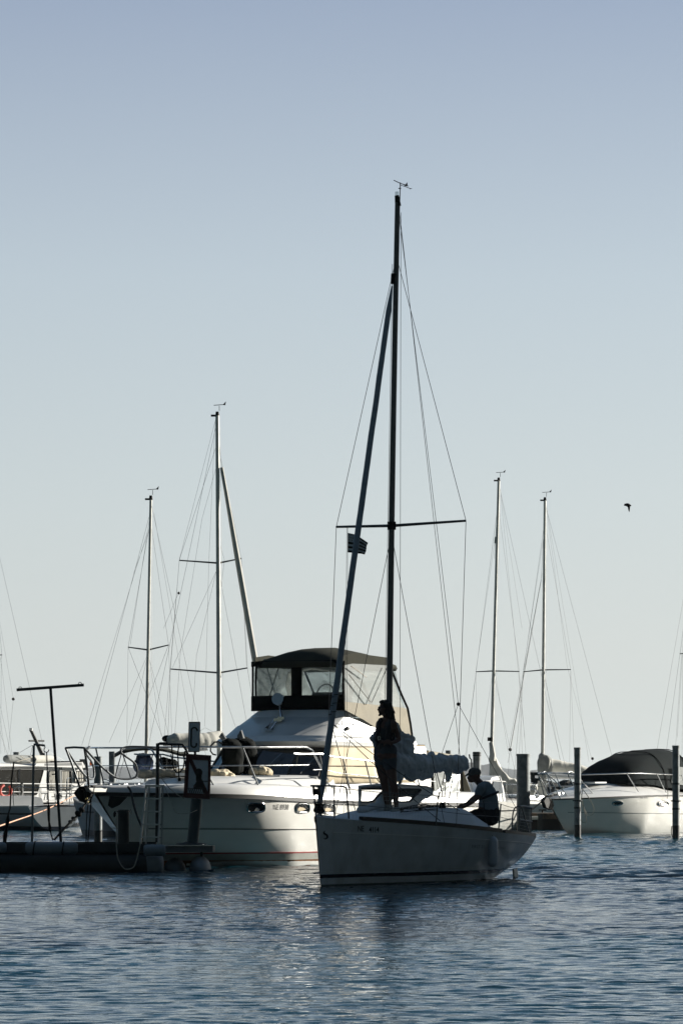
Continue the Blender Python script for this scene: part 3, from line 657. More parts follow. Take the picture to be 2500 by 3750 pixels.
# ------------------------------------------------------------ the sailing boat in front
S = Frame(-.38, 60.2, 24)
sb = S.root('sailboat', 'white sloop with furled jib motoring past in the shade, person standing at its mast', 'sailboat')
SH = Hull(S, 6.2, [(0, .012), (.05, .15), (.12, .36), (.25, .70), (.42, 1.02), (.62, 1.19), (.8, 1.2), (1, 1.06)],
          [(0, 1.02), (.2, .945), (.4, .87), (.7, .755), (1, .665)], [(0, -.3), (.5, -.38), (.75, -.25), (.9, -.08), (1, .03)],
          [(0, 1.0), (.15, .62), (.35, .36), (.6, .27), (.85, .30), (1, .36)], [(-.4, .32), (0, .19), (1.02, 0)], trans=-.06)
SH.mesh().build('hull', M['hull'], sb, smooth=40)
def hull_uv(H, u, v, off=.004):         # the point of the port side seen at (u,v)
    p = .9
    for _ in range(25):
        d, _p, z = H.fr.at(u, v, p); w_ = H.on(max(.05, d), z, 1, 0)
        dx, dy = w_.x-H.fr.X, w_.y-H.fr.Y; p = .5*p+.5*(dx*H.fr.c-dy*H.fr.s)
    d, _p, z = H.fr.at(u, v, p); return H.fr(d, p+off, z)
SH.deckmesh(.05, .0, .004).build('deck', M['deck'], sb)
def toerail(H, u0, u1, h, w_, name, m, parent, dz=0, sides=(1, -1), off=0):
    for sd in sides:
        rows = []
        for i in range(41):
            d, y, z = H.q(u0+(u1-u0)*i/40, 1); y += off
            rows.append([H.fr(d, sd*(y-w_), z+dz), H.fr(d, sd*(y+.004), z+dz), H.fr(d, sd*(y+.004), z+dz+h), H.fr(d, sd*(y-w_), z+dz+h)])
        MB().loft(rows).build(name, m, parent)
toerail(SH, .13, .70, .062, .05, 'toe_rail', M['rubber'], sb, dz=.0)
toerail(SH, .72, .995, .05, .05, 'toe_rail', M['rubber'], sb, dz=.0)
SH.band(0, 0, .007, zf=lambda u: (interp(u, [(0, .815), (1, .555)])-.006, interp(u, [(0, .815), (1, .555)])+.006), u0=.05).build('moulded_line', M['white'], sb)
# coachroof
cab = [(.95, .20, .965), (1.2, .30, 1.0), (1.7, .46, 1.05), (2.4, .60, 1.085), (3.1, .70, 1.115), (3.75, .76, 1.14), (3.95, .77, 1.13)]
rows = []
for d, w_, z in cab:
    zb = sinterp(d/6.2, SH.sh)+.0; e = w_+.16
    rows.append([S(d, -e, zb), S(d, -w_-.05, z-.05), S(d, -w_+.06, z), S(d, -w_*.4, z+.02), S(d, w_*.4, z+.02), S(d, w_-.06, z), S(d, w_+.05, z-.05), S(d, e, zb)])
MB().loft(rows).build('coachroof', M['deck'], sb, smooth=50)
# cockpit coamings sweeping down aft, cockpit well between
for sd in (1, -1):
    rows = []
    for d, z, w_ in ((3.9, 1.13, .02), (4.2, 1.07, 0), (4.6, .96, 0), (5.0, .86, 0), (5.4, .79, 0), (5.9, .74, 0), (6.12, .70, 0)):
        zb = sinterp(d/6.2, SH.sh)-.01; rows.append([S(d, sd*.52, zb-.3), S(d, sd*.56, z-.02), S(d, sd*.66, z), S(d, sd*.76, z-.02), S(d, sd*(.93), zb)])
    MB().loft(rows).build('coaming', M['deck'], sb, smooth=50)
MB().hexa([S(3.95, -.5, .77), S(6.15, -.5, .70), S(6.15, .5, .70), S(3.95, .5, .77), S(3.95, -.5, .79), S(6.15, -.5, .72), S(6.15, .5, .72), S(3.95, .5, .79)]).build('cockpit_floor', M['grey'], sb)
MB().hexa([S(3.93, -.7, .75), S(3.97, -.7, .75), S(3.97, .7, .75), S(3.93, .7, .75), S(3.93, -.7, 1.1), S(3.97, -.7, 1.1), S(3.97, .7, 1.1), S(3.93, .7, 1.1)]).build('companionway', M['grey'], sb)
# raised companionway hood with a side window
po, pi_ = .12, -.5
outer = [(1447, 2876), (1490, 2874.5), (1530, 2876), (1556, 2878), (1570, 2883), (1580, 2894), (1579, 2904), (1558, 2918), (1524, 2946), (1516, 2968), (1447, 2972)]
inner = [(1452, 2889), (1490, 2888), (1528, 2888.5), (1535, 2890.5), (1536, 2894), (1530, 2901), (1515, 2914), (1501, 2930), (1492, 2936), (1480, 2937), (1452, 2937)]
hood = None
for p0 in (po, pi_):
    OO = [S.at(u, v, po) for u, v in outer]; II = [S.at(u, v, po) for u, v in inner]; b = MB()
    for i in range(len(OO)):
        j = (i+1) % len(OO); q = [OO[i], OO[j], II[j], II[i]]
        b.prism([S(a[0], p0, a[2]) for a in q], S(0, .03, 0)-S(0, 0, 0))
    x = b.build('hood_side', M['white'], sb, weld=False)
    b = MB()
    for i in range(len(II)):
        j = (i+1) % len(II); a, c = II[i], II[j]; b.tube([S(a[0], p0+.015, a[2]), S(c[0], p0+.015, c[2])], .02, 6)
    b.build('window_seal', M['rubber'], x)
OO = [S.at(u, v, po) for u, v in outer[:8]]; rows = [[S(a[0], po+.03, a[2]), S(a[0], (po+pi_)/2, a[2]+.025), S(a[0], pi_, a[2]), S(a[0]-.02, pi_, a[2]-.03), S(a[0]-.02, (po+pi_)/2, a[2]), S(a[0]-.02, po+.03, a[2]-.03)] for a in OO]
MB().loft(rows).build('hood_roof', M['white'], sb, smooth=60)
# lettering and the maker's curl
def plain(H, u0, v0, w_, h):
    return lambda x, y: hull_uv(H, u0+x*w_, v0-y*h+0, .005)
lettering('NE', 1, 1, plain(SH, 1309, 3045, 22, 21), 'registration_letters', M['text'], sb, bold=.012)
lettering('4114', 1, 1, plain(SH, 1350, 3048.5, 36, 21), 'registration_number', M['text'], sb, bold=.012)
lettering('FIRST 21', 1, 1, plain(SH, 1726, 3106, 44, 12), 'hull_name', M['textg'], sb)
lettering('BENETEAU', 1, 1, plain(SH, 1806, 3110, 42, 8.5), 'hull_name', M['textg'], sb)
cur = [(1190, 3043), (1185, 3046), (1185, 3051), (1191, 3055), (1196, 3060), (1197, 3067), (1191, 3072), (1184, 3070)]
MB().tube([hull_uv(SH, u, v, .003) for u, v in smoothpath([(a, b_, 0) for a, b_ in cur], 5) for u, v in [(u, v)]] if False else [hull_uv(SH, q.x, q.y, .003) for q in smoothpath([(a, b_, 0) for a, b_ in cur], 5)], [.004+.012*math.sin(math.pi*i/35) for i in range(36)], 6).build('curl_emblem', M['text'], sb)
# mast, spreaders, vane
def mpt(z): f = (z-1.1)/9.35; return S(2.70+.35*max(f, 0)**1.4, 0, z)
b = MB(); rings = []
for i in range(31):
    z = 1.1+9.35*i/30; c = mpt(z); r = .047-.009*(i/30); ax_, ay_ = S(1, 0, 0)-S(0, 0, 0), S(0, 1, 0)-S(0, 0, 0)
    rings.append([c+ax_*math.cos(2*math.pi*k/18)*r*1.35+ay_*math.sin(2*math.pi*k/18)*r for k in range(18)])
mast = b.loft(rings).build('mast', M['alud'], sb)
MB().tube([mpt(10.35)+Vector((.01, 0, .05)), mpt(10.4)+Vector((-.01, 0, .16))], [.05, .035], 10).build('masthead_fitting', M['black'], mast)
MB().cyl(mpt(10.45)+Vector((-.01, 0, .09)), mpt(10.45)+Vector((-.01, 0, .17)), .03, n=10).build('masthead_light', M['clear'], mast)
mt = mpt(10.45)
YM = 62.9
vn = MB(); vn.tube([P(1463, 745, YM), P(1465, 668, YM)], .008, 6).tube([P(1441, 660, YM), P(1466, 672, YM), P(1480, 676, YM)], .007, 6)
vn.prism([P(1477, 677, YM), P(1484, 675, YM), P(1490, 667, YM), P(1492, 679, YM), P(1496, 682, YM), P(1482, 681, YM)], (0, .012, 0))
vn.tube([P(1463, 677, YM), P(1485, 684, YM), P(1500, 690, YM)], .005, 6).prism([P(1499, 689, YM), P(1509, 690, YM), P(1500, 693, YM)], (0, .01, 0))
vn.tube([P(1458, 690, YM), P(1468, 690, YM)], .008, 6)
vn.build('wind_vane', M['black'], mast)
zs = 5.47
for sd, d_, z_ in ((1, 3.33, 5.55), (-1, 3.03, 5.49)):
    tipp = S(d_, sd*1.02, z_)
    MB().tube([mpt(zs), tipp], [.024, .018], 8, flat=1.0).build('spreader', M['alud'], mast)
MB().box(mpt(zs), (.13, .13, .12)).build('spreader_bracket', M['black'], mast)
pt_, st_ = S(3.33, 1.02, 5.55), S(3.03, -1.02, 5.49); hz_ = mpt(9.62)
for a, b_ in ((hz_, pt_), (hz_, st_), (pt_, S(2.75, 1.1, .86)), (st_, S(2.75, -1.1, .86)), (mpt(5.35), S(2.65, .95, .88)), (mpt(5.35), S(2.75, -.95, .88))):
    MB().tube([a, b_], .0048, 5).build('shroud', M['wire'], sb)
br = S(5.5, 0, 2.78)
for a, b_ in ((mt, br), (br, S(6.1, 1.0, .7)), (br, S(6.1, -1.0, .7))): MB().tube([a, b_], .0042, 5).build('backstay', M['wire'], sb)
MB().ell(br, .03, 8, 6).build('bridle_ring', M['black'], sb)
BE = S(5.6, 0, 1.85)
for a, b_ in ((mt+Vector((.02, 0, -.05)), BE), (mpt(10.3)+Vector((.055, 0, 0)), S(3.0, .06, 1.15)), (mpt(9.5)+Vector((-.06, 0, 0)), mpt(2.3)+Vector((-.07, 0, 0)))): MB().tube([a, b_], .004, 5).build('halyard', M['roped'], sb)
fs0, fs1 = S(.10, 0, 1.05), mpt(9.66)
MB().tube([fs0, fs1], .005, 5).build('forestay', M['wire'], sb)
js = []; jr = []
for i in range(61):
    f = .022+(.940-.022)*i/60; p = fs0.lerp(fs1, f); js.append(p+Vector((noise.noise(Vector((i*.25, 0, 0))), noise.noise(Vector((i*.25, 5, 0))), 0))*.006)
    jr.append(.047*min(1, .55+f*6)*(1-.25*max(0, f-.5)) * (1 if f < .9 else max(.3, (.94-f)/.04*.7+.3))*(1+.07*noise.noise(Vector((i*.8, 9, 0)))))
jb = MB().tube(js, jr, 14).build('furled_jib', M['jib'], sb)
MB().tube([fs0.lerp(fs1, .945), fs0.lerp(fs1, .962)], [.03, .042], 10).build('furler_swivel', M['black'], jb)
dr = MB(); dr.tube([S(.11, 0, 1.10), S(.12, 0, 1.125), S(.125, 0, 1.19), S(.13, 0, 1.215)], [.075, .085, .06, .08], 16); dr.build('furler_drum', M['black'], sb)
b = MB()
for k in range(9):
    f = .168+.045*k/9; a = k*2.1; c = fs0.lerp(fs1, f); b.tube([c+Vector((math.cos(a+j*.6), math.sin(a+j*.6), j*.05))*.054 for j in range(5)], .006, 5)
b.build('jib_sheet_wrap', M['roped'], jb)
jt2 = fs0.lerp(fs1, .16)
for q in (S(2.6, .9, .95), S(3.6, -.9, .95), S(3.6, .8, 1.1)): MB().tube(sag(jt2, q, .05), .006, 5).build('jib_sheet', M['roped'], sb)
# boom with the dropped mainsail flaked on it
MB().tube([S(2.78, 0, 1.86), BE], .045, 12).build('boom', M['alud'], sb)
MB().tube([S(2.78, 0, 1.25), S(3.7, 0, 1.97)], .02, 8).build('boom_vang', M['alud'], sb)
for k, (a, b_) in enumerate(((S(5.0, 0, 1.92), S(4.55, .05, .8)), (S(5.05, 0, 1.92), S(4.6, .1, .8)), (S(5.1, 0, 1.92), S(4.6, -.1, .8)), (S(5.4, 0, 1.9), S(4.9, 0, .8)))):
    MB().tube([a, b_], .006, 5).build('mainsheet', M['roped'], sb)
def YB(u): return 62.75+(u-1425)/270*2.5
b = MB()
for u, v, ru, rv, dy in [(1478, 2742, 34, 42, 0), (1488, 2800, 36, 40, -.05), (1521, 2808, 30, 38, .05), (1553, 2803, 27, 32, -.04), (1561, 2833, 23, 15, 0), (1545, 2838, 14, 16, 0), (1598, 2796, 30, 23, .03),
    (1632, 2793, 27, 24, -.03), (1668, 2796, 27, 31, 0), (1676, 2800, 20, 29, .08), (1578, 2771, 9, 14, 0), (1549, 2775, 13, 13, .05), (1610, 2772, 12, 9, .1), (1462, 2836, 10, 24, -.1), (1459, 2810, 10, 30, -.1),
    (1505, 2835, 25, 20, .0), (1642, 2818, 14, 14, .02), (1640, 2835, 8, 22, .04), (1400, 2722, 24, 34, .1), (1435, 2740, 34, 44, .1), (1440, 2790, 25, 44, .12), (1530, 2775, 18, 12, .0), (1490, 2770, 25, 25, -.1)]:
    Y = YB(u)+dy; s_ = Y/F; b.ell(P(u, v, Y), (ru*s_, .13, rv*s_), 18, 12)
tp0 = [P(u, v, YB(u)) for u, v in ((1425, 2790), (1500, 2800), (1560, 2800), (1620, 2796), (1690, 2798))]; b.tube(tp0, [.16, .15, .12, .11, .11], 14)
def wing(pts, dys, th=.035):
    q = [P(u, v, YB(u)+dy) for (u, v), dy in zip(pts, dys)]; b.prism(q, (0, th, 0))
wing([(1448, 2690), (1466, 2684), (1490, 2690), (1516, 2699), (1509, 2722), (1505, 2752), (1480, 2770), (1450, 2750)], (0, -.05, -.12, -.1, -.05, 0, 0, 0), .07)
wing([(1369, 2682), (1374, 2684), (1359, 2703), (1372, 2727), (1385, 2750), (1410, 2760), (1410, 2690)][::-1], (.1, .1, .05, .05, .05, .1, .1), .07)
blob(b, 'mainsail', M['sail'], sb, .012, 3, nz=.042, ns=6.5, ridged=True)
def fold(pts, dys, name='sail_fold'):
    q = [P(u, v, YB(u)+dy) for (u, v), dy in zip(pts, dys)]; c = sum(q, Vector())/len(q); b = MB(); rings = []
    for f in (0, .25, .5, .75, 1):
        rings.append([c.lerp(x, f)+Vector((0, .05*noise.noise(x*5+c.lerp(x, f)*3)*(1 if 0 < f < 1 else 0), 0)) for x in q])
    b.loft(rings, cap=False); o = b.build(name, M['sail'], sb, smooth=0); s_ = o.modifiers.new('t', 'SOLIDIFY'); s_.thickness = .012
fold([(1440, 2640), (1456, 2648), (1474, 2685), (1495, 2691), (1516, 2699), (1511, 2718), (1507, 2735), (1499, 2763), (1480, 2775), (1445, 2760), (1436, 2700)], [0, -.03, -.12, -.15, -.1, -.08, -.05, -.02, -.1, -.05, -.05])
fold([(1395, 2688), (1373, 2681), (1368, 2684), (1359, 2700), (1369, 2718), (1378, 2737), (1388, 2760), (1410, 2762), (1415, 2700)], [.15, .12, .1, .08, .1, .12, .14, .2, .2])
fold([(1451, 2800), (1478, 2800), (1477, 2840), (1472, 2856), (1464, 2862), (1456, 2856), (1451, 2840)], [-.16]*7)
# pulpit, stanchions, pushpit, lifelines, netting
T = lambda pts, r=.0125, n=8: MB().tube(smoothpath(pts, 5), r, n)
T([S(.64, .25, 1.0), S(.61, .23, 1.40), S(.56, .215, 1.47), S(.3, .17, 1.485), S(-.03, .06, 1.49), S(-.03, -.06, 1.49), S(.3, -.17, 1.485), S(.56, -.215, 1.47), S(.61, -.23, 1.40), S(.64, -.25, 1.0)]).build('pulpit', M['alud'], sb)
T([S(.62, .235, 1.24), S(.3, .15, 1.25), S(-.02, 0, 1.25), S(.3, -.15, 1.25), S(.62, -.235, 1.24)], .009).build('pulpit', M['alud'], sb)
for sd in (1, -1): MB().tube([S(.02, sd*.05, 1.48), S(.12, sd*.04, 1.03)], .011, 8).build('pulpit_leg', M['alud'], sb); MB().tube([S(.3, sd*.165, 1.48), S(.34, sd*.15, 1.02)], .011, 8).build('pulpit_leg', M['alud'], sb)
MB().box((.02, 0, 1.40), (.06, .09, .09), S).build('bow_light', M['black'], sb)
stn = {}
for sd in (1, -1):
    for i, (d, p, z0, z1) in enumerate(((2.3, .95, .88, 1.335), (4.35, 1.15, .8, 1.2))):
        a, t = S(d, sd*p, z0), S(d+.02, sd*(p+.03), z1); stn[sd, i] = (a, t)
        o = MB().tube([a, t], .0115, 8).build('stanchion', M['alud'], sb)
    T([S(5.25, sd*1.13, .76), S(5.3, sd*1.13, 1.12), S(5.4, sd*1.12, 1.16), S(6.0, sd*1.05, 1.14), S(6.13, sd*.98, 1.12), S(6.16, sd*.7, 1.12), S(6.15, sd*.66, .70)], .0125).build('pushpit', M['alud'], sb)
    MB().tube([S(6.12, sd*1.0, 1.12), S(6.05, sd*1.02, .69)], .0125, 8).build('pushpit_leg', M['alud'], sb)
    MB().tube([S(5.3, sd*1.13, .95), S(6.08, sd*1.03, .91)], .009, 8).build('pushpit_rail', M['alud'], sb)
    MB().tube([S(5.4, sd*1.12, 1.15), S(5.95, sd*1.04, .7)], .014, 8).build('pushpit_brace', M['alud'], sb)
    for f in (1.0, .5):
        pts = [S(.61, sd*.23, 1.0+.44*f)]+[stn[sd, i][0].lerp(stn[sd, i][1], f) for i in (0, 1)]+[S(5.28, sd*1.13, .76+.36*f)]
        for a, c in zip(pts, pts[1:]): MB().tube(sag(a, c, .012, 6), .0045, 5).build('lifeline', M['wire'], sb)
    # netting panels
    for (a0, a1, c0, c1) in ((S(.66, sd*.26, 1.0), S(.61, sd*.23, 1.44), *stn[sd, 0]), (stn[sd, 1][0], stn[sd, 1][1], S(5.28, sd*1.13, .76), S(5.28, sd*1.13, 1.12)), (S(5.28, sd*1.13, .76), S(5.28, sd*1.13, 1.12), S(6.08, sd*1.02, .7), S(6.12, sd*1.0, 1.1))):
        b = MB(); L_ = (c0-a0).length; n1 = max(3, int(L_/.062)); n2 = 7
        for i in range(1, n1): b.tube([a0.lerp(c0, i/n1), a1.lerp(c1, i/n1)], .0014, 3, cap=False)
        for j in range(1, n2): b.tube([a0.lerp(a1, j/n2), c0.lerp(c1, j/n2)], .0014, 3, cap=False)
        b.build('lifeline_netting', M['wirew'], sb, smooth=0)
# deck gear
MB().tube([S(2.0, .50, 1.09), S(3.1, .62, 1.13)], .010, 6).build('jib_track', M['black'], sb)
for d, p in ((2.05, .50), (2.6, .57)): MB().ell(S(d, p, 1.13), (.035, .035, .03), 8, 6).build('block', M['black'], sb)
for sd in (1, -1): MB().tube([S(3.45, sd*.58, 1.14), S(3.45, sd*.58, 1.18), S(3.45, sd*.58, 1.2), S(3.45, sd*.58, 1.23)], [.06, .045, .05, .04], 12).build('winch', M['black'], sb)
b = MB()
for k in range(8): b.tube(smoothpath([S(2.75+.07*k, .15+random.uniform(-.1, .1), 1.13), S(3.2, .3+.05*k, 1.15+random.uniform(0, .05)), S(3.7, .35+.05*k+random.uniform(-.1, .1), 1.16)], 4), .006, 5)
b.build('deck_lines', M['roped'], sb)
b = MB()
for k in range(7): b.ell(S(1.95+.05*k, -.1+.02*k, 1.12+.012*k), (.1-.008*k, .08, .05), 10, 6)
b.ell(P(1391, 2950, 62.3), (.075, .08, .13), 12, 8).ell(P(1394, 2925, 62.3), (.035, .04, .06), 10, 6)
blob(b, 'sail_bag', M['sail'], sb, .015, 2, nz=.015, ns=12)
MB().tube([S(5.6, 0, .95), S(4.9, .1, 1.02), S(4.5, .25, 1.05)], .016, 8).build('tiller', M['wood'], sb)
for sd in (1, -1):
    rd = MB(); rd.prism([S(6.16, sd*.66, .15), S(6.16, sd*.72, -.5), S(6.38, sd*.72, -.5), S(6.30, sd*.66, .17)], S(0, .03, 0)-S(0, 0, 0)); rd.build('rudder', M['white'], sb)
MB().tube([S(6.16, .3, .66), S(6.19, .3, .25), S(6.19, .05, .25), S(6.16, .05, .66)], .012, 6).build('boarding_ladder', M['steel'], sb)
# fender hanging on the hull
fc = hull_uv(SH, 1784, 3115, .085)
fd = thing('fender', 'pale blue cylindrical fender hanging on the port side of the sailing boat', 'fender', loc=(fc.x, fc.y, .235))
MB().tube([(fc.x, fc.y, z) for z in (.225, .24, .265, .30, .62, .66, .69, .70)], [.02, .05, .072, .08, .08, .07, .045, .02], 18).build('body', M['fend'], fd)
MB().tube([(fc.x, fc.y, .70), (fc.x-.02, fc.y+.02, .78), S(3.72, 1.19, .95), S(3.7, 1.16, 1.25)], .006, 6).build('lanyard', M['roped'], fd)
# courtesy flag under the starboard spreader
Yf = 63.1
fg = thing('flag', 'small black and white striped flag with speckled canton flying below the left spreader', 'flag', loc=P(1273, 2024, Yf))
def fl(s_, t):
    tu = sinterp(s_, [(0, 1272.8), (.42, 1303), (.6, 1317.6), (1, 1346)]); bu = sinterp(s_, [(0, 1272.8), (.3, 1287), (.6, 1312), (1, 1336)])
    tv = sinterp(s_, [(0, 1951), (.42, 1958.6), (.6, 1968), (1, 1988)]); bv = sinterp(s_, [(0, 2023), (.3, 2024), (.6, 2027), (.8, 2028), (1, 2031)])
    return P(tu+(bu-tu)*t+1.4*math.sin(t*9+s_*2)*s_, tv+(bv-tv)*t, Yf+.03*math.sin(s_*8+t*1.5)+.02*s_)
def patch(mb, s0, s1, t0, t1, off, n=10):
    for o_ in (off, -off) if off else (0,):
        mb.loft([[fl(s0+(s1-s0)*i/n, t0+(t1-t0)*j/4)+Vector((0, o_, 0)) for j in range(5)] for i in range(n+1)], cap=False, closed=False)
b = MB(); patch(b, 0, 1, 0, 1, .0015, 24); b.build('cloth', M['signw'], fg, weld=False)
b = MB()
for k in range(0, 9, 2): patch(b, 0 if k > 3 else .46, 1, k/9, (k+1)/9, .0045, 20)
b.build('stripes', M['dark'], fg, weld=False)
b = MB()
for i in range(4):
    for j in range(3):
        s_, t_ = .05+.1*i+.03*(j % 2), .05+.13*j; patch(b, s_, s_+.035, t_, t_+.08, .0045, 2)
b.build('ermine_marks', M['dark'], fg, weld=False)
wires(fg, [(P(1270, 1932, Yf), P(1258, 2990, 63.4)), (P(1272.8, 1932, Yf), P(1268, 2990, 63.4))], .003, M['roped'], 'halyard')

# ------------------------------------------------------------ the people
YW = 62.3
def W(u, v, dy=0): return P(u, v, YW+dy)
wm = thing('person', 'person with long hair, sunglasses and black life vest standing at the mast', 'person', loc=W(1420, 2966))
b = MB()
def tp_(mb, pts, rs, n=14): mb.tube(smoothpath(pts, 4), [interp(i/((len(pts)-1)*4), [(k/(len(pts)-1), r) for k, r in enumerate(rs)]) for i in range((len(pts)-1)*4+1)], n); [mb.ell(p, r, n, 8) for p, r in ((pts[0], rs[0]), (pts[-1], rs[-1]))]
tp_(b, [W(1396, 2762, .06), W(1424, 2764, -.06)], [.118, .122])
tp_(b, [W(1408, 2765, 0), W(1409, 2725, 0), W(1411, 2690, -.01), W(1412, 2664, 0)], [.125, .102, .112, .11])
tp_(b, [W(1395, 2662, .1), W(1433, 2662, -.09)], [.085, .09])
tp_(b, [W(1388, 2650, .12), W(1412, 2640, 0), W(1441, 2650, -.12)], [.052, .06, .052])
tp_(b, [W(1415, 2645, .01), W(1412, 2622, .01), W(1409, 2612, 0)], [.055, .045, .05])
# head
b.ell(W(1408, 2590), (.082, .070, .105), 20, 16); b.ell(W(1400, 2602), (.066, .055, .075), 18, 12)
tp_(b, [W(1389, 2590), W(1383.5, 2599), W(1387, 2602)], [.012, .014, .010], 8)           # nose
b.ell(W(1388, 2608), (.016, .022, .011), 10, 6); b.ell(W(1389, 2619), (.022, .024, .018), 10, 6)
b.ell(W(1409, 2594, -.068), (.014, .010, .026), 10, 6)                                       # ear
# legs
tp_(b, [W(1394, 2782, .04), W(1398, 2825, .02), W(1407, 2872, 0), W(1410, 2895, .015), W(1416, 2945, .03), W(1417, 2958, .03)], [.098, .083, .056, .056, .035, .034])
tp_(b, [W(1426, 2784, -.05), W(1432, 2825, -.06), W(1440, 2872, -.08), W(1445, 2896, -.06), W(1450, 2948, -.05), W(1451, 2962, -.05)], [.1, .083, .056, .057, .036, .034])
# arms
tp_(b, [W(1442, 2652, -.12), W(1452, 2682, -.11), W(1459, 2706, -.08)], [.048, .041, .036]); tp_(b, [W(1459, 2707, -.08), W(1446, 2716, -.16), W(1431, 2720, -.21)], [.037, .031, .023])
tp_(b, [W(1386, 2652, .13), W(1381, 2682, .13), W(1381, 2705, .06)], [.046, .038, .033]); tp_(b, [W(1381, 2705, .06), W(1393, 2714, -.08), W(1408, 2718, -.17)], [.034, .029, .022])
def hand(mb, c, fdir, thumb, s_=1.0, curl=(0, 0, -1)):
    c, fdir, thumb, curl = Vector(c), Vector(fdir).normalized(), Vector(thumb).normalized(), Vector(curl).normalized()
    mb.ell(c+fdir*.035*s_, (.036*s_, .020*s_, .034*s_), 10, 8)
    for k, L_ in enumerate((.060, .070, .066, .052)):
        o_ = thumb*(.024-.016*k)*s_; a = c+fdir*.06*s_+o_
        tp_(mb, [a, a+fdir*L_*.5*s_, a+fdir*L_*.75*s_+curl*.02*s_, a+fdir*L_*.8*s_+curl*.042*s_], [.009, .0085, .008, .007], 7)
    a = c+thumb*.028*s_+fdir*.012*s_; tp_(mb, [a, a+(thumb*.6+fdir)*.025*s_, a+fdir*.055*s_+thumb*.022*s_+curl*.01], [.011, .010, .008], 7)
hand(b, W(1431, 2720, -.21), (-1, -.25, .1), (0, -.3, 1)); hand(b, W(1408, 2718, -.17), (1, -.35, -.1), (0, -.3, 1))
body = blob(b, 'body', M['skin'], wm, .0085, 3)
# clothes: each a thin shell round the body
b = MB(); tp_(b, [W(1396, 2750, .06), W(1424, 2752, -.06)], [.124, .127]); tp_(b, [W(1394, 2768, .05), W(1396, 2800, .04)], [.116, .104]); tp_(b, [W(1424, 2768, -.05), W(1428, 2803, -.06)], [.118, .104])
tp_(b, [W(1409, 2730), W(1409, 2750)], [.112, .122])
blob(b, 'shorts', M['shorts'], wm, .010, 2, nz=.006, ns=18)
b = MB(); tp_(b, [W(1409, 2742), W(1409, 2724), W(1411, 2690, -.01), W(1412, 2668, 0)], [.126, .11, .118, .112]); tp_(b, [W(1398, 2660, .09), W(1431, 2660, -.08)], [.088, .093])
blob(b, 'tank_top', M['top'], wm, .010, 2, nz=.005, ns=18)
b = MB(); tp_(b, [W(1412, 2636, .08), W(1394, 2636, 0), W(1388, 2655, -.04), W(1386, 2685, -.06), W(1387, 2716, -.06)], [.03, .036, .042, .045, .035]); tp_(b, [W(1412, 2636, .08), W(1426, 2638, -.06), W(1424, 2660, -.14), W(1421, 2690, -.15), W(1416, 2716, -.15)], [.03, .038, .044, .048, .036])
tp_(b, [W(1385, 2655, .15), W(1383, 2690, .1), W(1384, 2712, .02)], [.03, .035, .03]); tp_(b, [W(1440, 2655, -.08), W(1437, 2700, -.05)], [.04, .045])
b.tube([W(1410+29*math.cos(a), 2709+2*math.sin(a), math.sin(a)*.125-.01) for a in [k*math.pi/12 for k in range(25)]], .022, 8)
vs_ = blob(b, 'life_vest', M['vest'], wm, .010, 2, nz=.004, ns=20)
b = MB()
for (u0, v0), (u1, v1) in (((1383, 2697), (1391, 2697)), ((1391, 2697), (1391, 2709)), ((1391, 2709), (1383, 2709)), ((1383, 2709), (1383, 2697))): b.bar(W(u0, v0, -.145), W(u1, v1, -.145), .008)
b.build('buckle', M['steel'], vs_)
b = MB(); b.ell(W(1414, 2585, .0), (.082, .083, .095), 18, 12); b.ell(W(1419, 2600, .0), (.07, .085, .09), 18, 12); b.ell(W(1401, 2571), (.055, .06, .035), 14, 8)
for k in range(34):
    a = random.uniform(-.08, .08); u0 = random.uniform(1412, 1430); e = random.random()
    tp_(b, [W(u0, 2578, a), W(u0+8, 2605, a*1.2), W(u0+6+8*e, 2628+5*e, a*1.3), W(u0+7+14*e, 2636+random.uniform(-6, 8), a*1.4)], [.02, .022, .014, .003], 6)
for k in range(5): tp_(b, [W(1432, 2592+k*2, -.02), W(1440, 2600+k*2, -.02), W(1446+k*.8, 2606+k*2.5, -.02)], [.012, .006, .002], 6)
blob(b, 'hair', M['hair'], wm, .0075, 1, nz=.006, ns=30)
b = MB()
for sd in (-1, 1): b.ell(W(1386.5, 2591.5, sd*.032), (.014, .026, .019), 10, 8)
b.tube([W(1387, 2589, -.06), W(1398, 2589, -.074), W(1410, 2590, -.072)], .006, 6)
b.build('sunglasses', M['glass'], wm)
for (c, fdir, yaw) in (((1417, 2963), (-1, 0), 0), ((1451, 2970), (-.55, -1), 1)):
    o_ = W(c[0], c[1]-2, .03 if yaw == 0 else -.05); f_ = Vector((fdir[0], fdir[1], 0)).normalized(); b = MB()
    tp_(b, [o_-f_*.05+Vector((0, 0, .005)), o_+f_*.04, o_+f_*.14+Vector((0, 0, -.012))], [.042, .042, .034], 12); b.ell(o_+Vector((0, 0, .03)), (.045, .045, .045), 12, 8)
    blob(b, 'shoe', M['shoe'], wm, .009, 1)
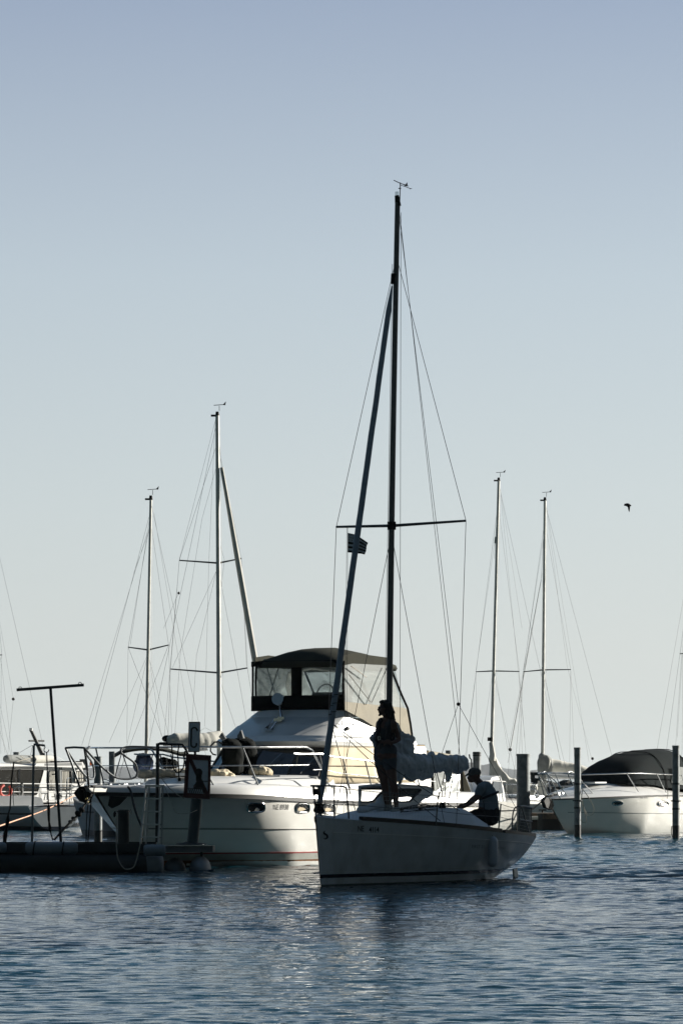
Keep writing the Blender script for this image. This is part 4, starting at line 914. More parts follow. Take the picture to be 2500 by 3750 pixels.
# the seated sailor
YN = 64.75
def G(u, v, dy=0): return P(u, v, YN+dy)
mn = thing('person', 'person in a cap and pale tee shirt seated in the cockpit, arm reaching forward', 'person', loc=G(1780, 3010))
b = MB()
tp_(b, [G(1778, 2985), G(1786, 2950), G(1782, 2915), G(1772, 2892)], [.16, .145, .14, .13]); tp_(b, [G(1762, 2884, -.15), G(1772, 2880), G(1776, 2884, .16)], [.06, .075, .06])
tp_(b, [G(1765, 2876), G(1748, 2860)], [.062, .056])
b.ell(G(1736, 2838), (.095, .074, .105), 18, 14); b.ell(G(1727, 2850), (.07, .058, .07), 16, 12); tp_(b, [G(1716, 2842), G(1711.5, 2850), G(1717, 2853)], [.012, .015, .010], 8); b.ell(G(1718, 2862), (.02, .022, .014), 8, 6); b.ell(G(1741, 2842, -.072), (.016, .01, .03), 8, 6)
tp_(b, [G(1760, 2884, -.17), G(1750, 2912, -.19), G(1738, 2928, -.2)], [.055, .048, .042]); tp_(b, [G(1738, 2928, -.2), G(1715, 2944, -.24), G(1696, 2955, -.26)], [.042, .036, .026])
tp_(b, [G(1770, 2884, .17), G(1745, 2915, .16), G(1725, 2930, .12)], [.053, .046, .04]); tp_(b, [G(1725, 2930, .12), G(1710, 2942, .05), G(1696, 2950, -.05)], [.04, .033, .025])
tp_(b, [G(1790, 2990, -.08), G(1760, 2985, -.1), G(1728, 2986, -.12)], [.11, .09, .065]); tp_(b, [G(1790, 2990, .1), G(1758, 2985, .12), G(1726, 2984, .14)], [.11, .09, .065])
tp_(b, [G(1728, 2986, -.12), G(1724, 3020, -.08), G(1722, 3052, .02)], [.06, .058, .04]); tp_(b, [G(1726, 2984, .14), G(1722, 3020, .16), G(1720, 3052, .16)], [.06, .058, .04])
hand(b, G(1696, 2955, -.26), (-1, -.1, -.25), (0, -.4, 1)); hand(b, G(1696, 2950, -.05), (-1, -.1, -.3), (0, -.4, 1))
blob(b, 'body', M['skin'], mn, .0095, 3)
b = MB(); tp_(b, [G(1788, 2965), G(1788, 2940), G(1783, 2912), G(1774, 2890)], [.16, .158, .155, .135]); tp_(b, [G(1760, 2886, -.16), G(1772, 2879), G(1776, 2886, .17)], [.07, .085, .07])
tp_(b, [G(1760, 2886, -.17), G(1751, 2904, -.185)], [.075, .068]); tp_(b, [G(1772, 2886, .17), G(1756, 2904, .165)], [.075, .065]); b.ell(G(1797, 2950), (.12, .15, .2), 14, 10)
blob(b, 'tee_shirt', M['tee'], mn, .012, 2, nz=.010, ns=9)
b = MB(); tp_(b, [G(1792, 2988, -.08), G(1762, 2984, -.1), G(1740, 2984, -.12)], [.13, .105, .09]); tp_(b, [G(1792, 2988, .1), G(1760, 2984, .12), G(1740, 2984, .14)], [.13, .105, .09]); tp_(b, [G(1794, 2970), G(1794, 2990)], [.15, .155])
blob(b, 'shorts', M['dark'], mn, .012, 2, nz=.008, ns=14)
b = MB(); b.tube(smoothpath([G(1746, 2926, -.12), G(1770, 2922, -.185), G(1800, 2910, -.165), G(1822, 2900, 0), G(1800, 2906, .17), G(1760, 2922, .14), G(1746, 2926, -.0)], 5), .019, 8)
b.tube(smoothpath([G(1748, 2868, -.05), G(1756, 2880, -.13), G(1760, 2905, -.17), G(1752, 2925, -.14)], 5), .024, 8)
b.build('life_belt', M['vest'], mn)
b = MB(); b.ell(G(1737, 2828), (.104, .084, .078), 18, 12); b.tube([G(1722, 2832), G(1712, 2836), G(1707, 2841)], [.055, .045, .03], 12, flat=1.0)
b2 = MB(); b2.loft([[G(1732+0*k, 2829, s_*.08), G(1712, 2831, s_*.075), G(1701, 2839, s_*.05), G(1702, 2845, s_*.05), G(1712, 2840, s_*.075), G(1732, 2840, s_*.08)] for k, s_ in enumerate((-1, -.5, 0, .5, 1))])
b = MB(); b.ell(G(1737, 2828), (.104, .084, .078), 18, 12); b.v += b2.v; n0 = len(b.v)-len(b2.v); b.f += [tuple(i+n0 for i in f) for f in b2.f]
blob(b, 'cap', M['cap'], mn, .008, 1)
# ------------------------------------------------------------ large motor yacht behind the sailing boat
Yt = Frame(-4.34, 72.0, 32)
my = Yt.root('motor_yacht', 'large white flybridge motor yacht with dark canvas top moored behind the sloop', 'yacht')
YH = Hull(Yt, 10.9, [(0, .03), (.04, .48), (.1, 1.08), (.16, 1.5), (.22, 1.75), (.29, 1.86), (.6, 1.88), (1, 1.82)],
          [(0, 1.36), (.2, 1.31), (.5, 1.19), (1, 1.12)], [(0, -.35), (.5, -.5), (1, -.4)],
          [(0, 1.25), (.08, .95), (.15, .62), (.23, .27), (.31, .13), (.5, .09), (1, .08)], [(-.5, 2.6), (0, 1.75), (.7, .72), (1.36, 0)], NS=56, NT=22)
YH.mesh().build('hull', M['yhull'], my, smooth=40)
YH.deckmesh(.05, .0, .02).build('deck', M['deck'], my)
toerail(YH, 0, 1, .07, .03, 'rub_rail', M['rubber'], my, dz=-.075, off=.02)
# moulded bulwark above the rub rail, rounding inboard
for sd in (1, -1):
    rows = []
    for i in range(51):
        u = i/50; d, y, z = YH.q(u, 1); h = interp(u, [(0, .1), (.1, .16), (.3, .22), (.6, .22), (1, .2)]); q = min(y, .30)
        rows.append([Yt(d, sd*(y+.01), z), Yt(d, sd*(y-.02), z+h*.5), Yt(d, sd*(y-q*.25), z+h*.85), Yt(d, sd*(y-q*.55), z+h), Yt(d, sd*(y-q), z+h*1.02), Yt(d, sd*(y-q), z-.05)])
    MB().loft(rows).build('bulwark', M['white'], my, smooth=60)
def sheet(pts, name, m, parent, off=.03):  # lit flat panel with thickness along camera-independent normal
    pts = [Vector(p) for p in pts]; n = (pts[1]-pts[0]).cross(pts[-1]-pts[0]).normalized()
    return MB().prism(pts, n*off).build(name, m, parent)
for z0, z1, nm, mm_ in ((.235, .262, 'boot_stripe', 'boot'), (.12, .2345, 'boot_band', 'greyb'), (-.3, .119, 'antifouling', 'foul')):
    YH.band(z0, z1, .006 if nm != 'boot_stripe' else .009, u0=.02, n=80).build(nm, M[mm_], my)
YH.band(0, 0, .012, zf=lambda u: (.70-.1*u, .715-.1*u), u0=.05).build('hull_seam', M['rubber'], my)
# portholes and registration
def yuv(u, v, off=.004): return hull_uv(YH, u, v, off)
for cu, cv, ru, rv, gl in ((936, 2957, 31, 17, 0), (1107, 2959, 23, 16, 1), (1203, 2961, 20, 16, 1)):
    def ov(k, s_, off): a = k*math.pi/12; ca, sa = math.cos(a), math.sin(a); return yuv(cu+ru*s_*math.copysign(abs(ca)**.6, ca), cv+rv*s_*math.copysign(abs(sa)**.6, sa), off)
    fr_ = MB().tube([ov(k, 1.04, .01) for k in range(25)], .016, 8).build('porthole', M['chrome'], my)
    MB().add([ov(k, 1.0, .006) for k in range(24)], [tuple(range(24))]).build('pane', M['glass'], fr_)
    if gl: MB().add([yuv(cu-ru*.8, cv+rv*.55, .011), yuv(cu-ru*.2, cv+rv*.75, .011), yuv(cu+ru*.5, cv+rv*.3, .011), yuv(cu+ru*.1, cv-rv*.1, .011), yuv(cu-ru*.5, cv-rv*.2, .011), yuv(cu-ru*.75, cv+rv*.1, .011)], [tuple(range(6))]).build('curtain', M['tarp'], fr_)
lettering('NE 8938', 1, 1, lambda x, y: yuv(1000+x*55+y*2, 2965-y*19, .005), 'registration_number', M['text'], my)
# foredeck trunk cabin
rows = []
for d, w_, h in ((1.9, .35, .10), (2.4, .6, .26), (3.2, .95, .34), (4.2, 1.2, .40), (5.2, 1.3, .46), (5.8, 1.32, .5)):
    z = sinterp(d/10.9, YH.sh)+.02; rows.append([Yt(d, -w_-.14, z), Yt(d, -w_, z+h*.75), Yt(d, -w_*.85, z+h*.95), Yt(d, 0, z+h*1.05), Yt(d, w_*.85, z+h*.95), Yt(d, w_, z+h*.75), Yt(d, w_+.14, z)])
MB().loft(rows).build('trunk_cabin', M['white'], my, smooth=60)
# saloon: sides, windscreen, cream window covers
def y3(d, p, z): return Yt(d, p, z)
wb, wt = 1.62, 2.27
rows = [[y3(10.0, -1.38, z-.3), y3(10.0, 1.38, z-.3)] for z in (1, 2)]
MB().hexa([y3(5.5, -1.28, 1.3), y3(5.5, 1.28, 1.3), y3(9.3, 1.42, 1.2), y3(9.3, -1.42, 1.2), y3(6.0, -1.15, 2.25), y3(6.0, 1.15, 2.25), y3(9.2, 1.28, 2.2), y3(9.2, -1.28, 2.2)]).build('saloon', M['white'], my)
# windscreen: three raked panes
wsb = [(5.35, -1.26), (4.98, -.8), (4.85, 0), (4.98, .8), (5.35, 1.26)]; wst = [(5.95, -1.12), (5.62, -.75), (5.52, 0), (5.62, .75), (5.95, 1.12)]
for i in range(4):
    a, b_, c, e = (y3(*wsb[i], wb), y3(*wsb[i+1], wb), y3(*wst[i+1], wt), y3(*wst[i], wt))
    pn = MB().prism([a, b_, c, e], y3(.03, 0, 0)-y3(0, 0, 0)).build('windscreen_pane', M['glass'], my)
    MB().tube([a, e], .022, 6).build('windscreen_post', M['rubber'], my)
MB().loft([[y3(d, p, 1.35), y3(d-.05, p*1.01, wb+.02), y3(d+.06, p*.98, wb+.02), y3(d+.1, p, 1.35)] for d, p in wsb]).build('windscreen_base', M['white'], my)
for k, (p0, a) in enumerate(((.25, .35), (.95, .1))): MB().tube([y3(4.93+k*.25, p0, wb+.03), y3(5.05+k*.22, p0+.1, wb+.2), y3(5.3+k*.2, p0+.25, wb+.45)], .008, 6).build('wiper', M['chrome'], my)
sheet([y3(5.02, .15, wb+.02), y3(5.12, .9, wb+.02), y3(5.38, .82, wb+.38), y3(5.28, .4, wb+.30)], 'sun_screen', M['canvasb'], my, .01)
# cream cloth covers snapped over the side windows
for sd in (1, -1):
    for (d0, d1) in ((5.36, 7.45), (7.47, 9.25)):
        rows = []
        for i in range(9):
            f = i/8; d = d0+(d1-d0)*f; rows.append([y3(d+(.55*(1-f) if d0 < 6 else 0)*(g), sd*((1.325+.04*(d-5.4)/4)-.13*g+.008*math.sin(f*14+g*4)), 1.52+(2.24-1.52)*g) for g in (0, .25, .5, .75, 1)])
        b = MB().loft(rows, cap=False, closed=False); o = b.build('window_cover', M['tarp'], my); s_ = o.modifiers.new('t', 'SOLIDIFY'); s_.thickness = .012
        MB().tube([rows[0][4], rows[-1][4]], .012, 6).build('cover_hem', M['wood'], o); MB().tube([rows[0][0].lerp(rows[0][4], .43)+y3(0, .01*sd, 0)-y3(0, 0, 0), rows[-1][0].lerp(rows[-1][4], .43)+y3(0, .01*sd, 0)-y3(0, 0, 0)], .010, 6).build('cover_hem', M['wood'], o)
# flybridge moulding: stacked cross outlines from the brow up to the coaming
def outline(df, w_, da, z, rz=0):       # plan outline at height z: rounded front at df, aft end da
    pts = []
    for k in range(9): a = -math.pi/2+math.pi*k/8; pts.append((df+.55*w_*(1-math.cos(a))*.62, w_*math.sin(a)))
    pts = [(df+.42*w_*(1-abs(math.cos(t))**.7), w_*math.copysign(abs(math.sin(t))**.75, math.sin(t))) for t in [-math.pi/2+math.pi*k/12 for k in range(13)]]
    return [y3(d, p, z+rz*(d-df)) for d, p in pts]+[y3(da, w_, z+rz*(da-df)), y3(da, -w_, z+rz*(da-df))]
prof = [(5.62, 1.20, 8.8, 2.17, -.005), (5.42, 1.26, 8.88, 2.22, -.008), (5.36, 1.27, 8.9, 2.29, -.01), (5.44, 1.25, 8.88, 2.345, -.012), (5.50, 1.24, 8.85, 2.35, -.012), (5.56, 1.22, 8.8, 2.40, -.01), (5.62, 1.19, 8.75, 2.405, -.01), (5.95, 1.14, 7.9, 2.60, -.02), (5.99, 1.12, 7.85, 2.61, -.02), (6.30, 1.08, 7.35, 2.76, -.03)]
MB().loft([outline(*p) for p in prof]).build('flybridge', M['white'], my, smooth=28)
# coaming sides taper down aft
rows = []
for f in range(8):
    t = f/7; df = 6.30+.34*t; w_ = 1.08-.05*t; z = 2.76+.17*t
    o_ = [(df+.42*w_*(1-abs(math.cos(a))**.7), w_*math.copysign(abs(math.sin(a))**.75, math.sin(a))) for a in [-math.pi/2+math.pi*k/12 for k in range(13)]]
    L_ = 7.3-.1*t
    rows.append([y3(d, p, z) for d, p in o_]+[y3(L_, w_, z-.0), y3(L_, -w_, z)])
MB().loft(rows).build('flybridge_coaming', M['white'], my, smooth=28)
for z_, d_, pp in ((2.50, 5.82, .45), (2.36, 5.5, -.1)): pass
# canopy
fw = 1.12
def front(dz, w_=fw, n=24, k=.30, df=6.6): return [(df+k*(1-math.cos(t)) , w_*math.sin(t)/math.sin(1.15)) for t in [-1.15+2.3*i/n for i in range(n+1)]]
def cyl_panel(z0, z1, i0, i1, name, m, parent=my, off=0, rake=.0, th=.012, z0b=None, z1b=None):
    f_ = front(0); q = f_[i0:i1+1]
    rows = [[y3(d-off+rake*(z-z0), p*(1+off*.3), z) for z in (z0, (z0+z1)/2, z1)] for d, p in q]
    o = MB().loft(rows, cap=False, closed=False).build(name, m, parent, smooth=60); s_ = o.modifiers.new('t', 'SOLIDIFY'); s_.thickness = th; return o
can = my
cyl_panel(2.88, 3.17, 0, 24, 'canopy_skirt', M['blackc'], off=.02)  # black front: shade on the beige side fabric, put into its colour
cyl_panel(3.73, 3.83, 0, 24, 'canopy_valance', M['blackc'], off=.02, rake=.0)
cyl_panel(3.17, 3.75, 1, 11, 'front_window', M['clear'], th=.004); cyl_panel(3.17, 3.75, 13, 23, 'front_window', M['clear'], th=.004)
for i, j in ((0, 1), (11, 13), (23, 24)): cyl_panel(3.17, 3.75, i, j, 'canopy_strip', M['blackc'], off=.006)
# roof
rows = []
for d, w_, z, cr_ in ((6.54, .25, 3.80, .0), (6.60, .75, 3.80, .05), (6.75, 1.04, 3.80, .17), (7.1, 1.09, 3.81, .26), (7.6, 1.10, 3.82, .29), (8.2, 1.08, 3.80, .25), (8.55, 1.04, 3.76, .14)):
    rows.append([y3(d, w_*g, z+cr_*(1-g*g)-(.05 if abs(g) > .97 else 0)) for g in [-1, -.97, -.8, -.5, -.2, .2, .5, .8, .97, 1]]+[y3(d, w_*.97, z-.10), y3(d, -w_*.97, z-.10)])
MB().loft(rows).build('canopy_roof', M['canvas'], my, smooth=60)
# side windows and panels (port and starboard)
for sd in (1, -1):
    def s3(u, v): d, p, z = Yt.at(u, v, 1.15); return y3(d if sd > 0 else d+.3, 1.15 if sd > 0 else -1.0, z)
    th = y3(0, -.008*sd, 0)-y3(0, 0, 0)
    MB().prism([s3(1261, 2436), s3(1290, 2430), s3(1420, 2436), s3(1428, 2460), s3(1468, 2568), s3(1478, 2592), s3(1262, 2569)], th).build('side_window', M['clearb'], my)
    for q in ([(1260, 2569), (1478, 2592), (1490, 2596), (1500, 2645), (1507, 2697), (1376, 2665), (1330, 2635), (1260, 2598)], [(1250, 2400), (1300, 2392), (1418, 2408), (1424, 2438), (1290, 2429), (1256, 2437)]):
        MB().prism([s3(*a) for a in q], th*1.6).build('side_canvas', M['canvasb'] if q[0][1] > 2500 else M['canvas'], my)
    MB().tube([s3(1420, 2410), s3(1436, 2462), s3(1470, 2545), s3(1492, 2594), s3(1502, 2650), s3(1509, 2702)], .022, 8).build('canopy_edge', M['blackc'], my)
    MB().tube([s3(1258, 2420), s3(1256, 2500), s3(1258, 2600)], .024, 6).build('canopy_edge', M['blackc'], my)
    for a, c in (((1266, 2470), (1345, 2572)), ((1408, 2440), (1350, 2572)), ((1275, 2440), (1330, 2480))): MB().tube([s3(*a)-th*8, s3(*c)-th*8+Vector((0, 0, 0))], .011, 6).build('canopy_tube', M['steel'], my)
b = [y3(8.5, 1.0, 3.75), y3(8.5, -1.0, 3.75), y3(9.05, -1.04, 2.45), y3(9.05, 1.04, 2.45)]
sheet(b, 'canopy_back', M['clear'], my, .005)
for (d0, z0), (d1, z1) in (((6.9, 3.88), (7.4, 3.0)), ((7.5, 3.9), (6.95, 2.95))):
    for sd in (1, -1): MB().tube([y3(d0, .93*sd, z0), y3(d1, .93*sd, z1)], .013, 6).build('canopy_tube', M['steel'], my)
# helm seat and wheel inside
rows = [[y3(7.35, p, 2.75), y3(7.25, p, 3.1), y3(7.3, p, 3.24), y3(7.42, p, 3.24), y3(7.5, p, 2.75)] for p in (-.1, .15, .4, .65)]
MB().loft(rows).build('helm_seat', M['black'], my); 
MB().loft([[y3(6.85, p, 2.9), y3(6.85, p, 3.12), y3(6.95, p, 3.15), y3(7.1, p, 3.05), y3(7.1, p, 2.9)] for p in (-.6, .6)]).build('helm_console', M['white'], my)
wh = MB().tube([y3(7.12+.06*math.sin(a), .3+.18*math.cos(a), 3.22+.17*math.sin(a)) for a in [k*math.pi/10 for k in range(21)]], .014, 6).build('wheel', M['black'], my)
MB().tube([y3(7.9, -.9, 2.9), y3(7.6, -.85, 3.4), y3(7.3, -.6, 3.62), y3(7.1, 0, 3.7), y3(7.3, .6, 3.62), y3(7.6, .85, 3.4), y3(7.9, .9, 2.9)], .05, 8, flat=.5).build('radar_arch', M['white'], my)
# searchlight and horns on the sloping front
sl_ = MB(); c = Yt.K(1022, 2563, 6.42); ax_ = (Vector((-.25, -.9, .15))).normalized(); 
sl_.tube([c+ax_*(-.16), c+ax_*(-.13), c+ax_*(-.05), c+ax_*.06, c+ax_*.11], [.02, .07, .105, .12, .115], 18)
sl_.tube([Yt.K(1024, 2583, 6.4), Yt.K(1030, 2628, 6.15)], .02, 8); sl_.box(Yt.K(1028, 2630, 6.1), (.12, .08, .05)); sl_.build('searchlight', M['chrome'], my)
for k, (u, v) in enumerate(((973, 2672), (990, 2676))):
    a, c = Yt.K(1002+k*14, 2636, 6.05), Yt.K(u, v, 5.72); MB().tube([a, a.lerp(c, .6), c], [.014, .018, .042], 10).build('horn', M['chrome'], my)
MB().box(Yt.K(1017, 2636, 6.05), (.15, .09, .06)).build('horn_bracket', M['chrome'], my)
# side details: camera and emblem
e0 = Yt.A(1267, 2668, 1.15); MB().cyl(e0, e0+y3(0, .06, 0)-y3(0, 0, 0), .035, n=12).build('side_lamp', M['black'], my)
def ev(u, v): return Yt.A(u, v, 1.215)
b = MB()
for c in ([(1272, 2650), (1276, 2630), (1282, 2616), (1280, 2640), (1284, 2655)], [(1278, 2655), (1290, 2636), (1298, 2625), (1294, 2645), (1289, 2658)], [(1283, 2662), (1298, 2650), (1307, 2656), (1300, 2668), (1309, 2676), (1296, 2684)], [(1274, 2662), (1270, 2675), (1278, 2684)], [(1288, 2668), (1286, 2682)]):
    b.tube(smoothpath([ev(*q) for q in c], 4), .0045, 5)
for k in range(7): b.tube([ev(1275+k*5, 2690), ev(1277+k*5, 2685+(k % 2)*2)], .0035, 4)
b.build('side_emblem', M['grey'], my)
MB().tube([Yt.A(1200, 2694, 1.25), Yt.A(1320, 2700, 1.25), Yt.A(1385, 2703, 1.25)], .006, 5).build('moulding_line', M['grey'], my)
# aft cockpit: hard top, posts and enclosure
MB().hexa([y3(9.3, -1.3, 2.06), y3(9.3, 1.3, 2.06), y3(10.7, 1.25, 1.97), y3(10.7, -1.25, 1.97), y3(9.3, -1.28, 2.14), y3(9.3, 1.28, 2.14), y3(10.65, 1.22, 2.04), y3(10.65, -1.22, 2.04)]).build('cockpit_roof', M['canvasb'], my, bevel=.02)
for sd in (1, -1):
    MB().prism([y3(9.32, 1.36*sd, 2.05), y3(9.32, 1.42*sd, 1.3), y3(10.2, 1.45*sd, 1.25), y3(10.55, 1.28*sd, 1.98)], y3(0, -.01*sd, 0)-y3(0, 0, 0)).build('cockpit_window', M['clearb'], my)
    for d in (9.35, 9.8, 10.5): MB().tube([y3(d, 1.3*sd, 2.03), y3(d-.1, 1.42*sd, 1.25)], .02, 6).build('cockpit_post', M['blackc'], my)
sheet([y3(10.6, 1.2, 2.0), y3(10.6, -1.2, 2.0), y3(10.85, -1.4, 1.2), y3(10.85, 1.4, 1.2)], 'cockpit_back', M['canvasb'], my, .01)
# bow gear
MB().hexa([y3(-.32, -.14, 1.36), y3(-.32, .14, 1.36), y3(.4, .2, 1.36), y3(.4, -.2, 1.36), y3(-.32, -.12, 1.43), y3(-.32, .12, 1.43), y3(.4, .18, 1.43), y3(.4, -.18, 1.43)]).build('bow_platform', M['greyb'], my)
an = MB(); an.tube([y3(.25, 0, 1.47), y3(-.28, 0, 1.45), y3(-.36, 0, 1.38)], .022, 8)
an.prism([y3(-.38, -.05, 1.46), y3(-.44, -.13, 1.34), y3(-.40, -.04, 1.20), y3(-.24, .0, 1.16), y3(-.2, .04, 1.3)], y3(.03, .06, 0)-y3(0, 0, 0)); an.prism([y3(-.38, .05, 1.46), y3(-.42, .14, 1.36), y3(-.36, .06, 1.22), y3(-.22, .0, 1.16), y3(-.2, -.02, 1.3)], y3(.03, -.06, 0)-y3(0, 0, 0))
an.build('anchor', M['black'], my)
MB().prism([y3(-.22, .02, 1.27), y3(-.36, .06, 1.24), y3(-.30, .07, 1.18), y3(-.16, .04, 1.2)], y3(0, .01, 0)-y3(0, 0, 0)).build('anchor_tip', mat('yellow_tip', (.5, .38, .06), .6), my)
MB().prism([YH.on(.22, 1.28, 1, .012), YH.on(.44, 1.27, 1, .012), YH.on(.44, 1.13, 1, .012), YH.on(.38, 1.07, 1, .012), YH.on(.3, 1.12, 1, .012)], y3(0, .01, 0)-y3(0, 0, 0)).build('anchor_patch', M['rubber'], my)
for k in range(4): MB().box((.55+.22*k, random.uniform(-.12, .12), 1.46), (.12, .1, .09), Yt, 0).build('windlass', M['steel'], my, bevel=.01)
b = MB()
for k in range(9): b.ell(y3(.5+k*.09, .18+.03*(k % 2), 1.44), (.05, .03, .025), 8, 5)
b.build('anchor_chain', M['chrome'], my)
# bow rail (stainless): follows the deck edge, split in a bow pulpit and side rails
def rl(d, sd=1, h=.0, ins=.12): y = sinterp(d/10.9, YH.hb); return y3(d, sd*max(.12, y-ins), interp(d, [(0, 2.13), (1, 2.15), (3, 2.16), (4.9, 2.18), (5.0, 2.13), (7, 2.02), (9, 1.95)])+h)
for sd in (1, -1):
    MB().tube([y3(-.3, .1*sd, 1.45), y3(-.45, .16*sd, 1.85), y3(-.58, .2*sd, 2.13)], .019, 8).build('bow_rail', M['alud'], my)
    MB().tube(smoothpath([y3(-.58, .2*sd, 2.13), y3(-.1, .26*sd, 1.78), y3(.28, .32*sd, 1.6), y3(.62, .45*sd, 1.62), y3(.60, .46*sd, 1.85), y3(.28, .38*sd, 2.05), y3(.42, .4*sd, 2.15), rl(.8, sd)], 6), .019, 8).build('bow_rail', M['alud'], my)
    MB().tube([rl(d, sd) for d in [.8+.3*k for k in range(11)]]+[rl(4.15, sd), rl(4.35, sd, -.06), rl(4.9, sd, -.62)], .016, 8).build('side_rail', M['steel'], my)
    MB().tube([rl(d, sd, -.33) for d in [.65+.4*k for k in range(10)]], .009, 8).build('side_rail', M['steel'], my)
    for d in (1.35, 2.3): MB().tube([rl(d, sd), rl(d+.42, sd, -.76)], .014, 8).build('rail_post', M['alud'], my)
    MB().tube([rl(3.75, sd, -.12)]+[rl(4.0+.35*k, sd, -.13) for k in range(15)], .015, 8).build('side_rail', M['steel'], my)
    MB().tube([rl(4.4+.4*k, sd, -.42) for k in range(12)], .008, 8).build('side_rail', M['steel'], my)
    for d in (4.6, 5.4, 6.2, 7.1, 8.0, 8.8): MB().tube([rl(d, sd, -.13), rl(d+.25, sd, interp(d, [(4, -.70), (9, -.60)]))], .013, 8).build('rail_post', M['alud'], my)
MB().tube([y3(-.58, -.2, 2.13), y3(-.6, 0, 2.14), y3(-.58, .2, 2.13)], .019, 8).build('bow_rail', M['alud'], my)
def yuvp(u, v, p): return Yt.A(u, v, p)
MB().box(yuvp(975, 2842, 1.1), (.5, .05, .03)).build('hatch', M['white'], my)
MB().box(Yt(2.6, .3, 1.73)-Vector((0, 0, .06)), (.55, .5, .05)).build('hatch', M['white'], my, bevel=.01)
# things lying on the yacht's foredeck
dn = thing('covered_outboards', 'two black covered round outboard shapes standing on the yacht foredeck', 'cover', loc=Yt(3.9, .2, 1.72))
for k, (cu, cv, ru, rv, Yd) in enumerate(((852, 2768, 42, 66, 75.4), (895, 2766, 50, 70, 75.9))):
    b = MB(); s_ = Yd/F; b.ell(P(cu, cv, Yd), (ru*s_, .22, rv*s_), 20, 14); b.ell(P(cu-8, cv-45, Yd), (ru*.8*s_, .2, 20*s_), 14, 10); b.ell(P(cu+8, cv+45, Yd), (ru*.8*s_, .2, 28*s_), 14, 10)
    blob(b, 'cover', M['blackc'], dn, .025, 3, nz=.025, ns=5)
    MB().tube([P(cu-35+k*15, cv-62, Yd-.2), P(cu-42+k*25, cv-72, Yd-.2), P(cu-40+k*26, cv-82-6*k, Yd-.2), P(cu-30+k*22, cv-60, Yd-.22)], [.035, .05, .035, .05], 10).build('handle', M['grey'], dn)
MB().tube([P(u, v, 75.0) for u, v in ((812, 2724), (800, 2716), (785, 2718), (772, 2732), (771, 2750), (780, 2762), (792, 2765))], .014, 8).build('hoop', M['black'], dn)
def heap(name, label, pts, Yd, m, cat='cloth', group=None):
    rt = thing(name, label, cat, group, loc=P(pts[0][0], max(p[1]+p[3] for p in pts), Yd)); b = MB()
    for u, v, ru, rv in pts: s_ = Yd/F; b.ell(P(u, v, Yd), (ru*s_, .22, rv*s_), 14, 10)
    blob(b, 'cloth', M[m], rt, .02, 2, nz=.05, ns=5, ridged=True)
heap('folded_cover', 'crumpled beige cloth heaped beside the black covers on the foredeck', [(935, 2828, 20, 14), (962, 2826, 24, 15), (984, 2830, 10, 10)], 75.6, 'tarp', group='beige cloths on the yacht foredeck')
heap('folded_cover', 'yellowish beige cloth lying left of the black covers just behind the sign', [(790, 2838, 26, 16), (820, 2836, 22, 15), (845, 2842, 14, 8)], 75.0, 'tarp', group='beige cloths on the yacht foredeck')
heap('sun_cushion', 'long beige cushion cover spread along the yacht foredeck by the ladder', [(540, 2834, 36, 10), (585, 2832, 40, 11), (635, 2830, 40, 11), (680, 2832, 30, 10), (720, 2834, 24, 12)], 74.6, 'canvasb', 'cushion')
rope('black mooring rope with snubber from the yacht foredeck down to the dock by the ladder', [yuvp(468, 2880, .7), P(480, 2900, 71.6), P(492, 2955, 71.2), P(505, 2995, 70.9), P(521, 3035, 70.7), P(520, 3080, 70.6)], .02, 'roped')
rope('thick dark rope with knots from the yacht bow down left to the dock', [P(338, 2905, 71.8), P(310, 2950, 71.6), P(285, 2985, 71.4), P(245, 3025, 71.2), P(200, 3075, 71)], .02, 'roped')
b = MB()
for u, v, r in ((300, 2966, .045), (287, 2980, .05), (270, 2998, .035), (258, 3010, .03)): b.ell(P(u, v, 71.4), (r*1.3, r, r), 10, 8, Matrix.Rotation(.7, 3, 'Y'))
tag(b.build('rope_knots', M['roped'], None), 'dark knotted rubber snubber on the rope below the yacht bow', 'snubber')
rope('two dark vertical ropes hanging by the pile under the yacht bow', [P(337, 2900, 73), P(330, 3000, 73), P(322, 3095, 73)], .012, 'roped')
rope('dark rope hanging from the yacht rail just left of its stem', [P(326, 2925, 73), P(318, 3000, 73), P(316, 3090, 73)], .01, 'roped')

# ------------------------------------------------------------ motorboat on the right
Rb = Frame((2003-1250)*117/F, 117, 33)
rb = Rb.root('motorboat', 'white sports motorboat with dark canopy and curved rail at the right edge', 'motorboat')
RH = Hull(Rb, 8.4, [(0, .03), (.05, .34), (.12, .74), (.25, 1.2), (.38, 1.38), (.6, 1.42), (1, 1.35)], [(0, 1.0), (.3, 1.08), (.6, 1.1), (1, 1.0)],
          [(0, -.3), (1, -.35)], [(0, 1.2), (.12, .85), (.26, .42), (.4, .18), (1, .1)], [(-.4, 1.9), (0, 1.15), (.6, .42), (1.0, 0)], NS=48, NT=20)
RH.mesh().build('hull', M['yhull'], rb, smooth=40)
toerail(RH, 0, 1, .03, .03, 'rub_rail', M['rubber'], rb, dz=-.03, off=.012)
rows = []
for i in range(37):
    u = i/36*.97; d, y, z = RH.q(u, 1); h = sinterp(u, [(0, .03), (.15, .2), (.35, .36), (.52, .42), (.62, .25), (.8, .15), (1, .12)]); yy = max(y, .02)
    rows.append([Rb(d, g*yy, z+h*(1-abs(g)**2.6)+.01) for g in [-1, -.97, -.88, -.7, -.4, 0, .4, .7, .88, .97, 1]])
MB().loft(rows, cap=False, closed=False).build('deck', M['white'], rb, smooth=60)
RH.band(0, 0, .006, zf=lambda u: (.62-.12*u, .635-.12*u), u0=.05).build('hull_seam', M['grey'], rb)
def ruv(u, v, off=.004): return hull_uv(RH, u, v, off)
